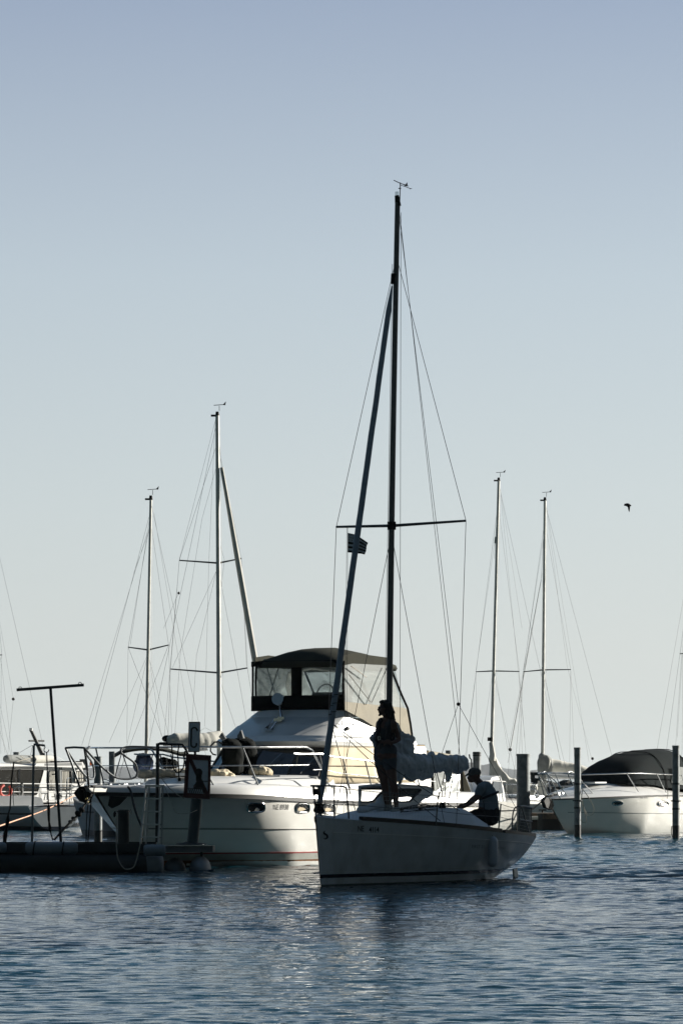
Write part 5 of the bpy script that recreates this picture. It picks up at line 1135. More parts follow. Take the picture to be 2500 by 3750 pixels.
for cu, cv in ((2258, 2941), (2425, 2942)):
    fr_ = MB().tube([ruv(cu+19*math.cos(k*math.pi/12), cv+8*math.sin(k*math.pi/12), .012) for k in range(25)], .022, 8).build('porthole', M['chrome'], rb)
    MB().add([ruv(cu+18*math.cos(k*math.pi/12), cv+7*math.sin(k*math.pi/12), .008) for k in range(24)], [tuple(range(24))]).build('pane', M['glass'], fr_)
lettering('NE 9797', 1, 1, lambda x, y: ruv(2343+x*28, 2925-y*7.5, .006), 'registration_number', M['textg'], rb)
def rc(u, v, p): return Rb.A(u, v, p)
# canopy: cross sections along the boat
rows = []
for d, w_, z0, z1, fl_ in ((2.95, .75, 1.42, 1.45, 0), (3.15, .95, 1.42, 1.72, .2), (3.6, 1.08, 1.42, 2.0, .3), (4.2, 1.12, 1.4, 2.2, .4), (5.0, 1.14, 1.35, 2.36, .45), (5.7, 1.15, 1.3, 2.43, .45), (6.5, 1.15, 1.25, 2.45, .4), (7.3, 1.13, 1.2, 2.25, .35), (7.9, 1.1, 1.15, 1.7, .3), (8.1, 1.08, 1.12, 1.2, .2)):
    h = z1-z0; r = []
    for k in range(17):
        a = math.pi*k/16; ca, sa = math.cos(a), math.sin(a); r.append(Rb(d+.02*noise.noise(Vector((d*3, k, 0))), w_*math.copysign(abs(ca)**.55, ca)*(1-.16*sa)+.02*noise.noise(Vector((d*2, k*.7, 3))), z0+h*abs(sa)**.75+.06*noise.noise(Vector((d*1.7, k*.6, 9)))))
    rows.append(r)
cn = MB().loft(rows).build('canopy', M['grnc'], rb, smooth=60)
b = MB()
for d in (5.0, 6.5): b.tube([Rb(d, (1.16 if d < 6 else 1.17)*math.copysign(abs(math.cos(a))**.55, math.cos(a))*(1-.16*math.sin(a)), 1.33+(1.06 if d < 6 else 1.14)*abs(math.sin(a))**.75) for a in [math.pi*k/16 for k in range(17)]], .014, 6)
b.build('seam_piping', M['black'], cn)
MB().prism([Rb(5.3, 1.13, 1.45), Rb(6.6, 1.14, 1.35), Rb(6.7, 1.12, 1.9), Rb(5.5, 1.11, 1.95)], Rb(0, .03, 0)-Rb(0, 0, 0)).build('canopy_window', M['clearb'], rb)
def rr_(d, sd=1, h=0): y = sinterp(d/8.4, RH.hb); return Rb(d, sd*max(.15, y-.1), interp(d, [(-.2, 1.70), (.8, 1.70), (3, 1.76), (5.3, 1.70), (5.6, 1.68)])+h)
for sd in (1, -1):
    MB().tube(smoothpath([Rb(.62, .3*sd, 1.08), Rb(.1, .22*sd, 1.5), Rb(-.28, .15*sd, 1.72), Rb(-.1, .18*sd, 1.76), rr_(.5, sd, .02)], 5)+[rr_(.8+.4*k, sd) for k in range(13)], .017, 8).build('bow_rail', M['steel'], rb)
    MB().tube([Rb(-.22, .16*sd, 1.68), Rb(.3, .25*sd, 1.02)], .015, 8).build('rail_post', M['steel'], rb)
    MB().tube(smoothpath([Rb(1.0, .55*sd, 1.1), Rb(.6, .45*sd, 1.5), Rb(.45, .42*sd, 1.74), Rb(.75, .45*sd, 1.74), Rb(1.4, .7*sd, 1.15)], 5), .015, 8).build('rail_post', M['steel'], rb)
    for d in (2.5, 4.1): MB().tube([rr_(d, sd), rr_(d+.55, sd, -.55)], .014, 8).build('rail_post', M['steel'], rb)
    MB().tube([rr_(5.6, sd), rr_(5.75, sd, -.3), rr_(5.8, sd, -.55)], .015, 8).build('rail_post', M['steel'], rb)
    MB().tube([rr_(.6+.4*k, sd, -.28) for k in range(4)], .009, 6).build('bow_rail', M['steel'], rb)
MB().tube([Rb(-.28, -.15, 1.72), Rb(-.34, 0, 1.72), Rb(-.28, .15, 1.72)], .017, 8).build('bow_rail', M['steel'], rb)
an = MB(); an.prism([Rb(-.22, -.03, 1.05), Rb(-.34, -.03, .95), Rb(-.2, -.03, .76), Rb(.1, -.03, .70), Rb(.22, -.03, .82), Rb(.12, -.03, 1.02)], Rb(0, .12, 0)-Rb(0, 0, 0)); an.tube([Rb(-.1, 0, 1.08), Rb(.4, 0, 1.12)], .03, 8); an.build('anchor', M['black'], rb)
MB().box((2.3, .15, 1.47), (.7, .6, .05), Rb).build('hatch', M['white2'], rb, bevel=.015)
b = MB()
for d in (.5, .75): b.box((d, 0, 1.15), (.12, .2, .1), Rb)
b.build('windlass', M['steel'], rb)
c0 = ruv(2437, 2905, .02); ff = thing('rail_line', 'thin dark line and shackle hanging from the rail of the right hand motorboat', 'rope', loc=c0)
c1 = rc(2440, 2840, 1.28); MB().tube([c1, ruv(2438, 2908, .05), ruv(2431, 2925, .09)], .010, 6).build('lanyard', M['roped'], ff)
rope('pale rope looped from the pile to the bow of the right hand motorboat', [P(*q, 110) for q in ((2128, 2885), (2150, 2915), (2170, 2950), (2173, 2970), (2165, 2984), (2150, 2984), (2140, 2965), (2128, 2935), (2132, 2885))], .012)
rope('second thin rope looped from the pile beside the right hand motorboat', [P(*q, 109.9) for q in ((2131, 2930), (2137, 2965), (2145, 3000), (2142, 3012), (2130, 3010), (2124, 3002))], .012)
rope('dark mooring rope from the right motorboat bow down to the jetty', [Rb(.0, .05, 1.0), P(1985, 2935, 119), P(1962, 2952, 122), P(1935, 2975, 125)], .022, 'roped')
rope('dark rope hanging beside the pile at the right edge', [P(*q, 108.2) for q in ((2458, 3025), (2456, 3045), (2458, 3060), (2464, 3066))], .012, 'roped')

# ------------------------------------------------------------ sailing boats moored further off
def moored(label, base, top, Y, a, fwd_len, L_, beam, sprs, mastr=.06, cover=None, jib=None, hullm='smallhull', fb=.85, vane=True, furl=True, cabin=True, extra=(), mm='aluw', wr=.0036):
    """base/top: where the mast foot and head stand in view at depth Y; a: heading; fwd_len: mast distance aft of the stem"""
    t, b0 = P(*top, Y), P(*base, Y); b0.y = Y
    fr = Frame(0, 0, a); fx = b0.x-fwd_len*fr.s; fy = Y-fwd_len*fr.c; fr = Frame(fx, fy, a)
    r = fr.root('moored_sailboat', label, 'sailboat', group='sailing boats moored at the far jetty')
    H = Hull(fr, L_, [(0, .02), (.12, beam*.35), (.3, beam*.75), (.55, beam), (1, beam*.75)], [(0, fb+.18), (.5, fb), (1, fb+.04)], [(0, -.2), (.5, -.4), (1, .0)],
             [(0, .95), (.3, .45), (.6, .3), (1, .4)], [(-.4, .9), (0, .55), (fb+.2, 0)], NS=26, NT=10)
    H.mesh().build('hull', M[hullm], r, smooth=45); H.deckmesh(.05, 0, .004, n=20, m=6).build('deck', M['deck'], r)
    toerail(H, 0, 1, .04, .03, 'toe_rail', M['aluw'], r)
    H.band(fb-.2, fb-.16, .006, u0=.04, n=30).build('stripe', M['rubber'], r)
    if cabin:
        rows = []
        for f, w_, h in ((.22, .25, .05), (.30, .5, .25), (.45, .62, .34), (.62, .66, .36), (.66, .66, .34)):
            d = f*L_; rows.append([fr(d, -beam*w_-.1, fb), fr(d, -beam*w_, fb+h*.85), fr(d, -beam*w_*.7, fb+h), fr(d, beam*w_*.7, fb+h), fr(d, beam*w_, fb+h*.85), fr(d, beam*w_+.1, fb)])
        cb = MB().loft(rows).build('cabin', M['white'], r, smooth=50)
        for sd in (1, -1):
            for f in (.38, .5): MB().hexa([fr(f*L_, sd*(beam*.60), fb+.12), fr(f*L_+.6, sd*(beam*.66), fb+.12), fr(f*L_+.6, sd*(beam*.68), fb+.12), fr(f*L_, sd*(beam*.68), fb+.12), fr(f*L_, sd*(beam*.58), fb+.24), fr(f*L_+.6, sd*(beam*.62), fb+.24), fr(f*L_+.6, sd*(beam*.645), fb+.24), fr(f*L_, sd*(beam*.645), fb+.24)]).build('cabin_window', M['glass'], cb)
    foot = Vector((b0.x, b0.y, fb+.25)); foot = foot.lerp(foot, 1); mdir = (t-b0)
    foot = b0+mdir*((fb+.25-b0.z)/mdir.z)
    def mp(f): return foot.lerp(t, f)
    rings = []
    for i in range(13):
        f = i/12; rr = mastr*(1-.25*f); rings.append([mp(f)+Vector((math.cos(2*math.pi*k/14)*rr, math.sin(2*math.pi*k/14)*rr*1.3, 0)) for k in range(14)])
    ms = MB().loft(rings).build('mast', M[mm], r)
    b = MB().tube([mp(.998), mp(1)+Vector((0, 0, .1))], [.055, .04], 8); b.box(mp(1)+Vector((-.06, 0, .0)), (.2, .05, .05))
    b.build('masthead_fitting', M['black'], ms)
    if vane:
        c = mp(1)+Vector((.05, 0, .12)); MB().tube([c, c+Vector((0, 0, .13))], .008, 5).tube([c+Vector((-.14, 0, .14)), c+Vector((.14, 0, .16))], .009, 5).prism([c+Vector((.08, 0, .15)), c+Vector((.17, 0, .24)), c+Vector((.15, 0, .14))], (0, .01, 0)).build('wind_vane', M['black'], ms)
    zt = lambda v: CH-(v-HZ)*Y/F
    hi = mp(.93)
    prev = {1: hi, -1: hi}
    for (lu, lv), (cu, cv), (ru, rv) in sprs:
        c = foot+mdir*((zt(cv)-foot.z)/mdir.z); tips = {-1: P(lu, lv, Y-.3), 1: P(ru, rv, Y+.3)}
        for k in (1, -1):
            MB().tube([c, tips[k]], [.026, .018], 6).build('spreader', M['alud'], ms); MB().tube([prev[k], tips[k]], wr, 4).build('shroud', M['wire'], r); prev[k] = tips[k]
            MB().tube([c-Vector((0, 0, .1)), fr(fwd_len+.2, -k*beam*.85 if fr.c*1 > 0 and k < 0 else k*beam*.85, fb)], wr*.85, 4).build('shroud', M['wire'], r)
    for k in (1, -1): MB().tube([prev[k], fr(fwd_len+.1, k*beam*.95, fb)], wr, 4).build('shroud', M['wire'], r)
    MB().tube([mp(.99), fr(L_-.1, 0, fb+.3)], wr, 4).build('backstay', M['wire'], r)
    stem = fr(.1, 0, fb+.25)
    if jib:
        q1, q0 = P(*jib[0], Y), P(*jib[1], Y); MB().tube([q0, q0.lerp(q1, .5), q1], [jib[2]*1.1, jib[2], jib[2]*.6], 10).build('furled_jib', M[jib[4] if len(jib) > 4 else 'cover'], r)
        MB().tube([q1, mp(.97)], wr, 4).build('forestay', M['wire'], r); MB().tube([q0, q0+(q0-q1).normalized()*.5], wr*1.2, 4).build('forestay', M['wire'], r)
    else: MB().tube([mp(.96), stem], wr, 4).build('forestay', M['wire'], r)
    MB().tube([mp(.97)+Vector((.07, 0, 0)), foot+Vector((.12, 0, 0))], wr*.8, 4).build('halyard', M['wirew'], r)
    for q in extra:
        if isinstance(q[1], tuple): MB().tube([P(*q[0], Y+.4), P(*q[1], Y+.4)], wr*.8, 4).build('stay', M['wire'], r)
        else: MB().ell(P(*q[0], Y+.4), q[1], 6, 5).build('rigging_block', M['black'], r)
    if cover: cover(r, fr, mp, ms)
    # pulpit and pushpit
    def rail_(pts, nm): MB().tube(smoothpath(pts, 4), .014, 6).build(nm, M['alu'], r)
    rail_([fr(1.0, beam*.55, fb+.1), fr(.9, beam*.5, fb+.68), fr(-.1, .1, fb+.75), fr(-.1, -.1, fb+.75), fr(.9, -beam*.5, fb+.68), fr(1.0, -beam*.55, fb+.1)], 'pulpit')
    rail_([fr(L_-1, beam*.75, fb), fr(L_-.95, beam*.75, fb+.6), fr(L_-.05, beam*.6, fb+.62), fr(L_-.05, -beam*.6, fb+.62), fr(L_-.95, -beam*.75, fb+.6), fr(L_-1, -beam*.75, fb)], 'pushpit')
    for sd in (1, -1):
        pts = [fr(1.0, sd*beam*.55, fb+.62)]+[fr(L_*f, sd*beam*w_, fb+.6) for f, w_ in ((.35, .85), (.55, .98), (.72, .92))]+[fr(L_-1, sd*beam*.75, fb+.6)]
        for a_, c_ in zip(pts, pts[1:]): MB().tube([a_, c_], .005, 4).build('lifeline', M['wire'], r)
        for q in pts[1:-1]: MB().tube([q, q-Vector((0, 0, .6))], .012, 6).build('stanchion', M['alu'], r)
    return r, fr, mp
def boomcover(pts, Yc, rads, m, name='sail_cover'):
    def f(r, fr, mp, ms):
        q = smoothpath([P(u, v, Yc+dy) for u, v, dy in pts], 6); n = len(q)
        rs = [interp(i/(n-1), [(k/(len(rads)-1), x) for k, x in enumerate(rads)]) for i in range(n)]
        b = MB(); b.tube(q, [x*(1+.18*noise.noise(Vector((i*.45, x*9, 1)))) for i, x in enumerate(rs)], 14); b.build(name, M[m], r)
    return f
# left, far
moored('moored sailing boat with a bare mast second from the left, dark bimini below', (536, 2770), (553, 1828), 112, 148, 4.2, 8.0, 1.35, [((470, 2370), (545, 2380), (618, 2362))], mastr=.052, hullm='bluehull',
   extra=[((565, 1880), (694, 2650)), ((540, 1950), (300, 2730)), ((548, 1900), (478, 2360)), ((470, 2375), (465, 2720)), ((618, 2365), (630, 2700)), ((540, 2400), (400, 2720)), ((545, 2400), (592, 2700)), ((552, 1930), (490, 2100))])
bm_ = thing('bimini', 'low dark fabric bimini with folded blue cloth behind the yacht bow rail', 'awning', loc=P(545, 2850, 111))
rows = []
for i in range(13):
    f = i/12; u = 420+262*f; v = 2766-24*math.sin(math.pi*min(1, f*1.15))**.6-6*f; Yc = 111
    rows.append([P(u, v, Yc-1.0), P(u, v-6, Yc-.4), P(u, v-7, Yc+.4), P(u, v, Yc+1.0), P(u, v+9, Yc+1.0), P(u, v+8, Yc-1.0)])
MB().loft(rows).build('roof', M['canvas'], bm_)
for u0, u1 in ((445, 420), (450, 480), (560, 540), (625, 650), (670, 690)):
    for dy in (-.9, .9): MB().tube([P(u0, 2762, 111+dy), P(u1, 2850, 111+dy)], .016, 6).build('frame_tube', M['alud'], bm_)
heap('blue_tarp', 'crumpled blue tarpaulin hanging under the low dark bimini', [(520, 2790, 22, 28), (545, 2795, 14, 30), (505, 2805, 14, 22)], 110.6, 'bluet', 'tarp')
heap('dark_bag', 'large black bag under the bimini beside the boarding frame', [(600, 2795, 30, 18), (625, 2800, 26, 16)], 110.4, 'blackc', 'bag')
# the tall twin-spreader mast
def cov2(r, fr, mp, ms):
    boomcover([(812, 2690, 0), (780, 2705, -.2), (740, 2713, -.4), (690, 2714, -.6), (640, 2709, -.8), (612, 2707, -.9)], 103, [.10, .17, .2, .2, .17, .05], 'cover')(r, fr, mp, ms)
    MB().tube([P(800, 2722, 103), P(600, 2725, 102.2)], .05, 10).build('boom', M['aluw'], r)
    MB().ell(P(612, 2705, 102.2), (.13, .1, .09), 8, 6).build('boom_end', M['black'], r)
    MB().tube([P(800, 2725, 103.3), P(740, 2728, 103.3), P(760, 2742, 103.3), P(690, 2748, 103.3)], .05, 8).build('dinghy_spar', M['white'], r)
moored('tallest background sailing boat, twin spreaders and furled jib, left of the canopy', (803, 2700), (796, 1522), 103, -25, 4.0, 9.5, 1.5, [((657, 2052), (799, 2062), (884, 2045)), ((625, 2450), (801, 2464), (906, 2446))], mastr=.066, cover=cov2,
   jib=((812, 1712), (936, 2430), .075, 0, 'cover'), extra=[((790, 1535), (657, 2050)), ((788, 1540), (765, 2060)), ((765, 2060), (750, 2660)), ((795, 2085), (632, 2445)), ((795, 2080), (720, 2400)), ((720, 2400), (700, 2700)), ((657, 2055), (600, 2720)), ((657, 2165), (600, 2300)), ((655, 2172), .035), ((800, 1975), (822, 2050)), ((822, 2050), (810, 2150)), ((884, 2050), (903, 2440)), ((752, 2665), (727, 2680)), ((752, 2665), (790, 2685)), ((795, 1700), (740, 1900)), ((740, 1900), (660, 2400)), ((660, 2400), (640, 2700))])
# right pair
def cov3(r, fr, mp, ms):
    b = MB(); Yc = 134
    O_ = [(1795, 2765), (1805, 2762), (1822, 2790), (1838, 2822), (1860, 2848), (1900, 2866), (1925, 2872), (1958, 2880), (1966, 2884), (1950, 2905), (1900, 2900), (1850, 2898), (1812, 2890), (1806, 2850), (1796, 2800)]
    b.prism([P(u, v, Yc-.14) for u, v in O_], (0, .28, 0)); blob(b, 'sail_cover', M['cover'], r, .045, 4, nz=.08, ns=2.2, ridged=True)
    MB().tube([P(1800, 2785, 133.8), P(1803, 2765, 133.8), P(1797, 2720, 133.9)], [.12, .1, .07], 10).build('mast_boot', M['cover'], r)
    MB().box(P(1793, 2707, 133.9), (.16, .2, .12)).build('spreader_collar', M['black'], r)
moored('moored sailing boat with white sail cover draped steeply at its mast left of thickest pile', (1795, 2885), (1825, 1760), 134, 35, 3.3, 8.2, 1.3, [((1742, 2460), (1805, 2457), (1900, 2459))], mastr=.06, cover=cov3, fb=.72, mm='aluw',
   jib=((1813, 1965), (1812, 1990), .03), extra=[((1830, 1790), (1910, 2300)), ((1828, 1770), (1920, 2700)), ((1810, 1985), (1742, 2455)), ((1742, 2460), (1700, 2790)), ((1815, 2480), (1860, 2760)), ((1900, 2460), (1925, 2770)), ((1742, 2460), (1745, 2740)), ((1800, 2480), (1760, 2740))])
def cov4(r, fr, mp, ms):
    boomcover([(1998, 2800, 0), (2030, 2806, .1), (2070, 2813, .2), (2120, 2822, .3), (2165, 2830, .4)], 136, [.28, .24, .22, .19, .14], 'cover')(r, fr, mp, ms)
    O_ = [(1986, 2760), (2004, 2765), (2014, 2785), (2021, 2800), (2016, 2822), (2005, 2846), (1988, 2860), (1975, 2845), (1974, 2790), (1980, 2765)]
    b = MB().prism([P(u, v, 135.8) for u, v in O_], (0, .3, 0)); blob(b, 'mast_cover', M['coverg'], r, .04, 4, nz=.08, ns=2.2, ridged=True)
    MB().tube([P(1998, 2842, 135.6), P(2150, 2848, 135.6), P(2150, 2855, 135.6)], .07, 8).build('boom', M['white'], r)
    MB().bar(P(1985, 2860, 135.4), P(1982, 2972, 135.4), .30, .2).build('mast_step', M['aluw'], r)
moored('moored sailing boat with grey mast cover and white boom cover behind the right motorboat bow', (1983, 2965), (1994, 1832), 136, 36, 3.5, 8.6, 1.35, [((1915, 2460), (1984, 2453), (2088, 2452))], mastr=.06, cover=cov4, fb=.72,
   jib=((1980, 2125), (1868, 2740), .014, 0, 'white'), extra=[((1998, 1850), (2075, 2440)), ((1998, 1845), (2155, 2790)), ((1990, 1960), (1915, 2455)), ((1915, 2462), (1900, 2760)), ((2088, 2455), (2084, 2790)), ((1995, 2480), (2050, 2790)), ((1867, 2745), .06), ((1866, 2750), (1858, 2850)), ((2075, 2440), (2168, 2790)), ((2168, 2778), .05), ((1984, 2100), (1860, 2745))])
# rigging seen at the two picture edges
moored('sailing boat whose spreader and stays show at the right picture edge behind the pile', (2530, 2800), (2545, 1900), 128, 30, 3.2, 8.0, 1.25, [((2488, 2394), (2532, 2392), (2600, 2390))], mastr=.065, fb=.7, extra=[((2500, 2340), (2478, 2700)), ((2494, 2396), (2470, 2760)), ((2498, 2400), (2495, 2770))])
moored('sailing boat whose stays show at the left picture edge', (-40, 2800), (-30, 1900), 128, 150, 3.2, 8.0, 1.25, [((-90, 2400), (-38, 2402), (8, 2398))], mastr=.065, fb=.7, extra=[((-5, 2250), (50, 2558)), ((50, 2560), .05), ((50, 2562), (30, 2760)), ((6, 2400), (4, 2760)), ((5, 2420), (45, 2760)), ((-10, 2550), (20, 2760))])
# small white cabin boat left of the seated sailor
Cb = Frame((1668-1250)*121/F, 121, 14)
cbt = Cb.root('small_cabin_boat', 'small white cabin boat with bow rail between the sail bundle and the seated sailor', 'motorboat')
CBH = Hull(Cb, 5.5, [(0, .02), (.15, .5), (.4, .95), (1, 1.0)], [(0, .95), (1, .8)], [(0, -.2), (1, -.2)], [(0, .9), (.4, .4), (1, .25)], [(-.3, .8), (0, .5), (1, 0)], NS=20, NT=8)
CBH.mesh().build('hull', M['yhull'], cbt); CBH.deckmesh(.08).build('deck', M['white'], cbt); CBH.band(.6, .64, .008, n=20).build('stripe', M['rubber'], cbt)
rows = [[Cb(d, -w_, .9), Cb(d, -w_*.85, z), Cb(d, w_*.85, z), Cb(d, w_, .9)] for d, w_, z in ((1.4, .4, .95), (2.2, .52, 1.25), (2.9, .55, 1.62), (4.2, .55, 1.68), (4.6, .55, 1.4))]
cbb = MB().loft(rows).build('cabin', M['white'], cbt)
for sd in (1, -1): MB().prism([Cb(2.5, sd*.545, 1.15), Cb(4.1, sd*.55, 1.15), Cb(4.1, sd*.48, 1.55), Cb(3.0, sd*.48, 1.55)], Cb(0, sd*.03, 0)-Cb(0, 0, 0)).build('side_window', M['glass'], cbb)
for sd in (1, -1):
    MB().tube(smoothpath([Cb(.6, .4*sd, .95), Cb(.4, .35*sd, 1.5), Cb(-.05, .1*sd, 1.6)], 4), .016, 6).build('bow_rail', M['white'], cbt)
    MB().tube([Cb(.4, .35*sd, 1.5), Cb(1.6, .8*sd, 1.52), Cb(2.6, .95*sd, 1.5)], .016, 6).build('side_rail', M['white'], cbt)
    for d in (1.2, 2.0, 2.6): MB().tube([Cb(d, (.6+.15*d)*sd, 1.5), Cb(d, (.6+.15*d)*sd, .9)], .013, 6).build('rail_post', M['white'], cbt)
# clutter boats behind the jetty: low hulls
def lowboat(label, u, Y, a, L_, beam, fb, m='smallhull', parts=0):
    fr = Frame((u-1250)*Y/F, Y, a); r = fr.root('small_open_boat', label, 'boat', group='low boats behind the far jetty')
    H = Hull(fr, L_, [(0, .02), (.2, beam*.6), (.5, beam), (1, beam*.85)], [(0, fb+.15), (1, fb)], [(0, -.2), (1, -.1)], [(0, .9), (.5, .35), (1, .3)], [(-.3, .7), (0, .4), (1, 0)], NS=18, NT=8)
    H.mesh().build('hull', M[m], r); toerail(H, 0, 1, .05, .05, 'gunwale', M['rubber'] if parts else M['aluw'], r); H.deckmesh(.03, .12, -.12).build('deck', M['deck'], r)
    MB().tube(smoothpath([fr(.6, beam*.5, fb), fr(.4, .3, fb+.5), fr(.4, -.3, fb+.5), fr(.6, -beam*.5, fb)], 4), .016, 6).build('rail', M['steel'], r)
    MB().tube([fr(L_-.3, beam*.7, fb), fr(L_-.3, beam*.7, fb+.55), fr(L_-.3, -beam*.7, fb+.55), fr(L_-.3, -beam*.7, fb)], .016, 6).build('rail', M['steel'], r)
    MB().box((L_*.6, 0, fb+.12), (.5, beam*1.2, .3), fr).build('thwart_box', M['coverg'], r, bevel=.03)
lowboat('low pale boat end-on just right of the seated sailor', 1790, 130, 55, 5, 1.0, .62)
lowboat('low pale boat between the thickest pile and the right motorboat bow', 1905, 131, 50, 5.5, 1.0, .7, 'white2')
lowboat('low dark-rimmed boat moored further right behind the motorboat bow rail', 2060, 138, 40, 6, 1.1, .75, 'white2', 1)
lowboat('low boat with steel rails left of the seated sailor behind the mainsheet', 1560, 127, 35, 5.5, 1.0, .85, 'white2', 1)

# ------------------------------------------------------------ old white cruiser at the left
Lc = Frame((352-1250)*134/F, 134, -142)   # bow to the right
lc = Lc.root('cabin_cruiser', 'old white cabin cruiser with curtained windows and shade-darkened blue hull at the far left', 'motorboat')
LH = Hull(Lc, 12.5, [(0, .03), (.06, .45), (.14, .9), (.3, 1.45), (.5, 1.6), (1, 1.5)], [(0, 1.27), (.08, 1.06), (.18, .80), (.4, .72), (1, .74)], [(0, -.3), (1, -.4)], [(0, 1.0), (.15, .6), (.4, .3), (1, .22)], [(-.4, .9), (0, .55), (1.3, 0)], NS=44, NT=16)
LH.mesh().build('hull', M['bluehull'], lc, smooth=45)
toerail(LH, 0, 1, .07, .06, 'rubbing_strake', M['rubber'], lc, dz=-.02)
LH.deckmesh(.05).build('deck', M['deck'], lc)
toerail(LH, .0, .14, .14, .04, 'bow_bulwark', M['white'], lc, dz=.05)
wc = -1                                     # the side towards the camera is starboard here
def L3(d, p, z): return Lc(d, p*wc, z)
def lat(u, v, p): d, _p, z = Lc.at(u, v, p*wc); return d, z
def LP(u, v, p): d, z = lat(u, v, p); return L3(d, p, z)
pc = 1.05
def box_uv(q, name, m, p0=pc, p1=-1.05, parent=lc):
    pts = [lat(u, v, p0) for u, v in q]; return MB().prism([L3(d, p0, z) for d, z in pts], L3(0, p1, 0)-L3(0, p0, 0)).build(name, m, parent)
box_uv([(-120, 2938), (312, 2938), (318, 2915), (312, 2850), (302, 2808), (125, 2806), (-120, 2808)], 'superstructure', M['white'])
box_uv([(-130, 2808), (125, 2806), (305, 2812), (313, 2811), (311, 2803), (304, 2791), (135, 2796), (128, 2806), (52, 2797), (-130, 2794)], 'roof', M['white'], 1.2, -1.2)
box_uv([(165, 2796), (300, 2793), (302, 2803), (165, 2804)], 'roof_trim', M['grey'], 1.205, 1.19)
def win(q, curtain=True, name='window'):
    fr_ = MB().prism([LP(u, v, pc+.012) for u, v in q], L3(0, .014, 0)-L3(0, 0, 0)).build(name, M['glass'], lc)
    pts = [LP(u, v, pc+.03) for u, v in q]; MB().tube(pts+[pts[0]], .018, 6).build('frame', M['rubber'], fr_)
    if curtain:
        (a, b_), (c, d_) = q[0], q[2]; u0, u1 = min(x for x, y in q)+2, max(x for x, y in q)-8; v0, v1 = min(y for x, y in q)+2, max(y for x, y in q)-3
        rows = [[LP(u0+(u1-u0)*i/30, v, pc+.034+.012*math.sin(i*1.1)) for v in (v0, v1)] for i in range(31)]
        o = MB().loft(rows, cap=False, closed=False).build('curtain', M['curt'], fr_)
win([(182, 2823), (212, 2823), (212, 2892), (190, 2892), (180, 2862)]); win([(227, 2823), (262, 2824), (263, 2892), (230, 2893)]); win([(275, 2824), (302, 2824), (315, 2858), (317, 2862), (274, 2864)])
win([(75, 2818), (157, 2818), (160, 2822), (137, 2905), (133, 2911), (75, 2911)], False); win([(-100, 2818), (68, 2818), (68, 2911), (-100, 2911)], False)
MB().prism([LP(217, 2808, pc+.01), (LP(226, 2808, pc+.01)), LP(226, 2925, pc+.01), LP(219, 2925, pc+.01)], L3(0, .03, 0)-L3(0, 0, 0)).build('grey_strip', M['grey'], lc)  # narrow grey upright strip between two windows
# side rail
b = [LP(85, 2870, 1.4), LP(262, 2871, 1.4)]
for v in (2870, 2901, 2932): MB().tube([LP(85, v, 1.4), LP(262, v+1, 1.4)], .018, 6).build('side_rail', M['white'], lc)
for u in (85, 145, 203, 262): MB().tube([LP(u, 2870, 1.4), LP(u, 2934, 1.4)], .018, 6).build('rail_post', M['white'], lc)
for v in (2866, 2897): MB().tube([LP(-100, v, 1.4), LP(75, v+3, 1.4)], .014, 6).build('side_rail', M['white'], lc)
MB().tube(sag(LP(262, 2873, 1.3), LP(303, 2871, 1.1), .07), .014, 6).build('rail_chain', M['black'], lc)
for u in (303, 318): MB().tube([LP(u, 2870, 1.0), LP(u, 2900, 1.0)], .014, 6).build('rail_post', M['white'], lc)
# crossed mast on the roof
MB().tube([LP(157, 2764, 0), LP(114, 2672, 0)], [.07, .055], 10).build('signal_mast', M['galvd'], lc)
MB().tube([LP(107, 2713, 0), LP(162, 2713, 0)], .028, 8).build('mast_yard', M['black'], lc)
MB().tube([LP(114, 2676, 0), LP(115, 2667, 0)], .06, 10).build('mast_lamp', M['white'], lc)
for a, c in (((121, 2728), (75, 2755)), ((121, 2728), (112, 2770)), ((130, 2722), (240, 2790)), ((130, 2722), (160, 2795))): MB().tube([LP(*a, 0), LP(*c, 0)], .006, 4).build('mast_stay', M['wire'], lc)
MB().box(LP(157, 2762, 0), (.14, .12, .08)).build('mast_foot', M['black'], lc)
b = MB()
for u, r in ((205, 0), (240, 0), (285, 0)): b.box(LP(u, 2790, .5), (.3, .3, .05))
b.build('roof_hatch', M['black'], lc)
MB().box(LP(306, 2800, .3), (.22, .3, .35)).build('spotlight_box', M['galvd'], lc); MB().ell(LP(334, 2797, .0), (.05, .05, .09), 10, 8).build('navigation_light', M['lite'], lc)
b = MB()
for u, v in ((305, 2900), (240, 2900), (245, 2912), (200, 2900)): b.tube([LP(u, v, .9), LP(u+8, v+18, .9), LP(u-6, v+26, .9)], .014, 5)
for u0, v0, u1, v1 in ((190, 2893, 215, 2893), (238, 2896, 262, 2912), (190, 2918, 262, 2918), (262, 2895, 312, 2893), (245, 2905, 240, 2930), (205, 2893, 200, 2918)): b.tube([LP(u0, v0, 1.2), LP(u1, v1, 1.2)], .013, 5)
b.build('foredeck_gear', M['black'], lc)
MB().ell(LP(306, 2908, 0), (.16, .16, .13), 12, 8).build('bow_roller', M['black'], lc)
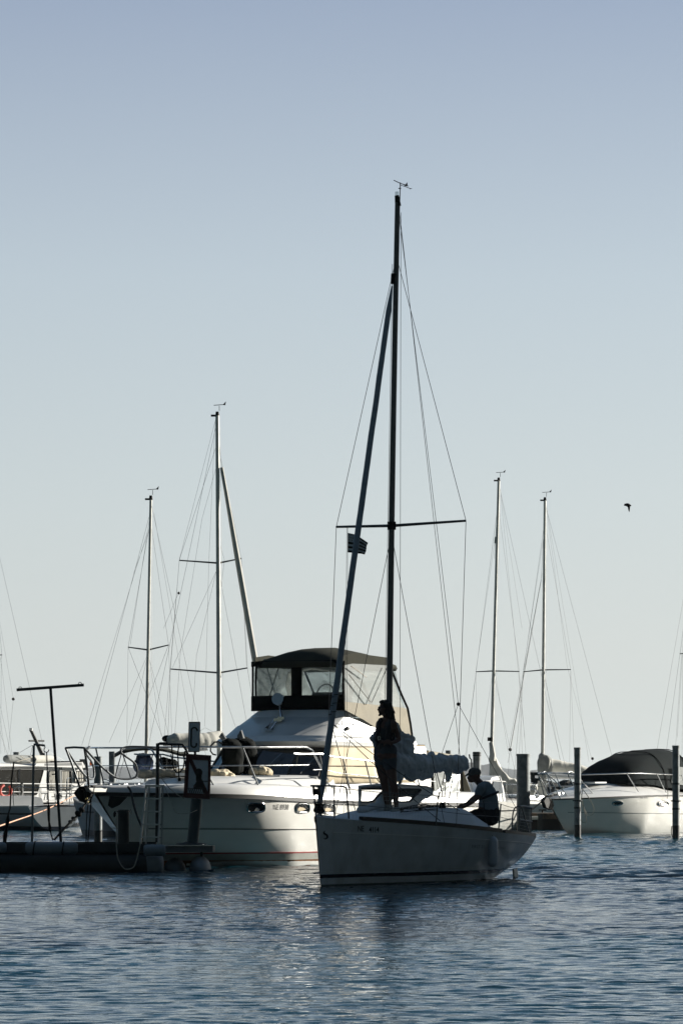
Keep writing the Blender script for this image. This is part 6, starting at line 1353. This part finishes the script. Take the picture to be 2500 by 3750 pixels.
# inflatable tube lying on its roof
tb = thing('rolled_dinghy', 'grey and cream rolled inflatable tube tied on the old cruiser roof', 'dinghy', loc=LP(105, 2795, .3))
def tube_(u0, u1, m, r): 
    a, c = LP(u0, 2779, .3), LP(u1, 2781, .3); MB().tube([a.lerp(c, f) for f in (0, .03, .08, .2, .5, .8, .92, .97, 1)], [r*.55, r*.8, r*.95, r, r, r, r*.95, r*.8, r*.55], 16).build('tube', M[m], tb)
tube_(18, 118, 'coverg', .135); tube_(112, 197, 'cover', .125)
MB().tube([LP(120, 2765, .45), LP(132, 2780, .48), LP(126, 2796, .45)], .03, 8).build('band', M['galvd'], tb)
MB().tube([LP(75, 2768, .48), LP(122, 2797, .5)], .012, 5).build('lashing', M['rope'], tb); MB().tube([LP(62, 2790, .48), LP(122, 2773, .5)], .012, 5).build('lashing', M['rope'], tb)
lb = thing('lifebuoy', 'orange red horseshoe lifebuoy on the rail of the old cruiser at the left edge', 'lifebuoy', loc=LP(25, 2920, 1.45))
MB().tube([LP(24+u, v, 1.45) for u, v in [(-2+20*math.cos(a), 2896+22*math.sin(a)) for a in [R(250+k*-25) for k in range(13)]]], .045, 8).build('ring', M['lred'], lb)
# grey hull whose bow curves up behind the left piles
Gb = Frame((300-1250)*121/F, 121, -100)
# small things: bird
bd = thing('seagull', 'dark gull in flight against the sky at the right', 'bird', loc=P(2300, 1870, 90))
b = MB(); Yb_ = 90
def B_(x, y, dy=0): return P(2240+x/13.07, 1800+y/13.07, Yb_+dy)
b.tube([B_(560, 668, -.0), B_(600, 640), B_(680, 630), B_(760, 655), B_(840, 665), B_(915, 678)], [.006, .025, .034, .045, .028, .008], 10)
b.prism([B_(745, 680, -.02), B_(742, 740, -.06), B_(758, 850, -.1), B_(785, 930, -.13), B_(815, 995, -.16), B_(838, 920, -.13), B_(850, 820, -.1), B_(862, 720, -.05), B_(850, 670, -.01)], (0, .02, 0))
b.prism([B_(600, 600, .15), B_(545, 672, .2), B_(560, 680, .2), B_(620, 662, .12), B_(700, 668, .03), B_(780, 690, 0), B_(850, 668, 0), B_(760, 615, .04), B_(680, 592, .1)], (0, .02, 0))
blob(b, 'body', M['dark'], bd, .007, 1)
for nm, pts in (): pass
# ------------------------------------------------------------ air
hm = bpy.data.materials.new('haze_air'); hm.use_nodes = True; hn = hm.node_tree; hn.nodes.clear()
ho = hn.nodes.new('ShaderNodeOutputMaterial'); hv = hn.nodes.new('ShaderNodeVolumePrincipled'); hv.inputs['Color'].default_value = (.85, .9, .95, 1); hv.inputs['Density'].default_value = .000045; hv.inputs['Anisotropy'].default_value = .2
hn.links.new(hv.outputs[0], ho.inputs['Volume'])
HAZE = True
if HAZE:
    b = MB(); b.hexa([(-4000, -60, -2), (4000, -60, -2), (7000, 9500, -2), (-7000, 9500, -2), (-4000, -60, 36), (4000, -60, 36), (7000, 9500, 42), (-7000, 9500, 42)])
    hz = b.build('haze', hm, None, kind='stuff', smooth=0); hz['label'] = 'thin bluish air over the lake'
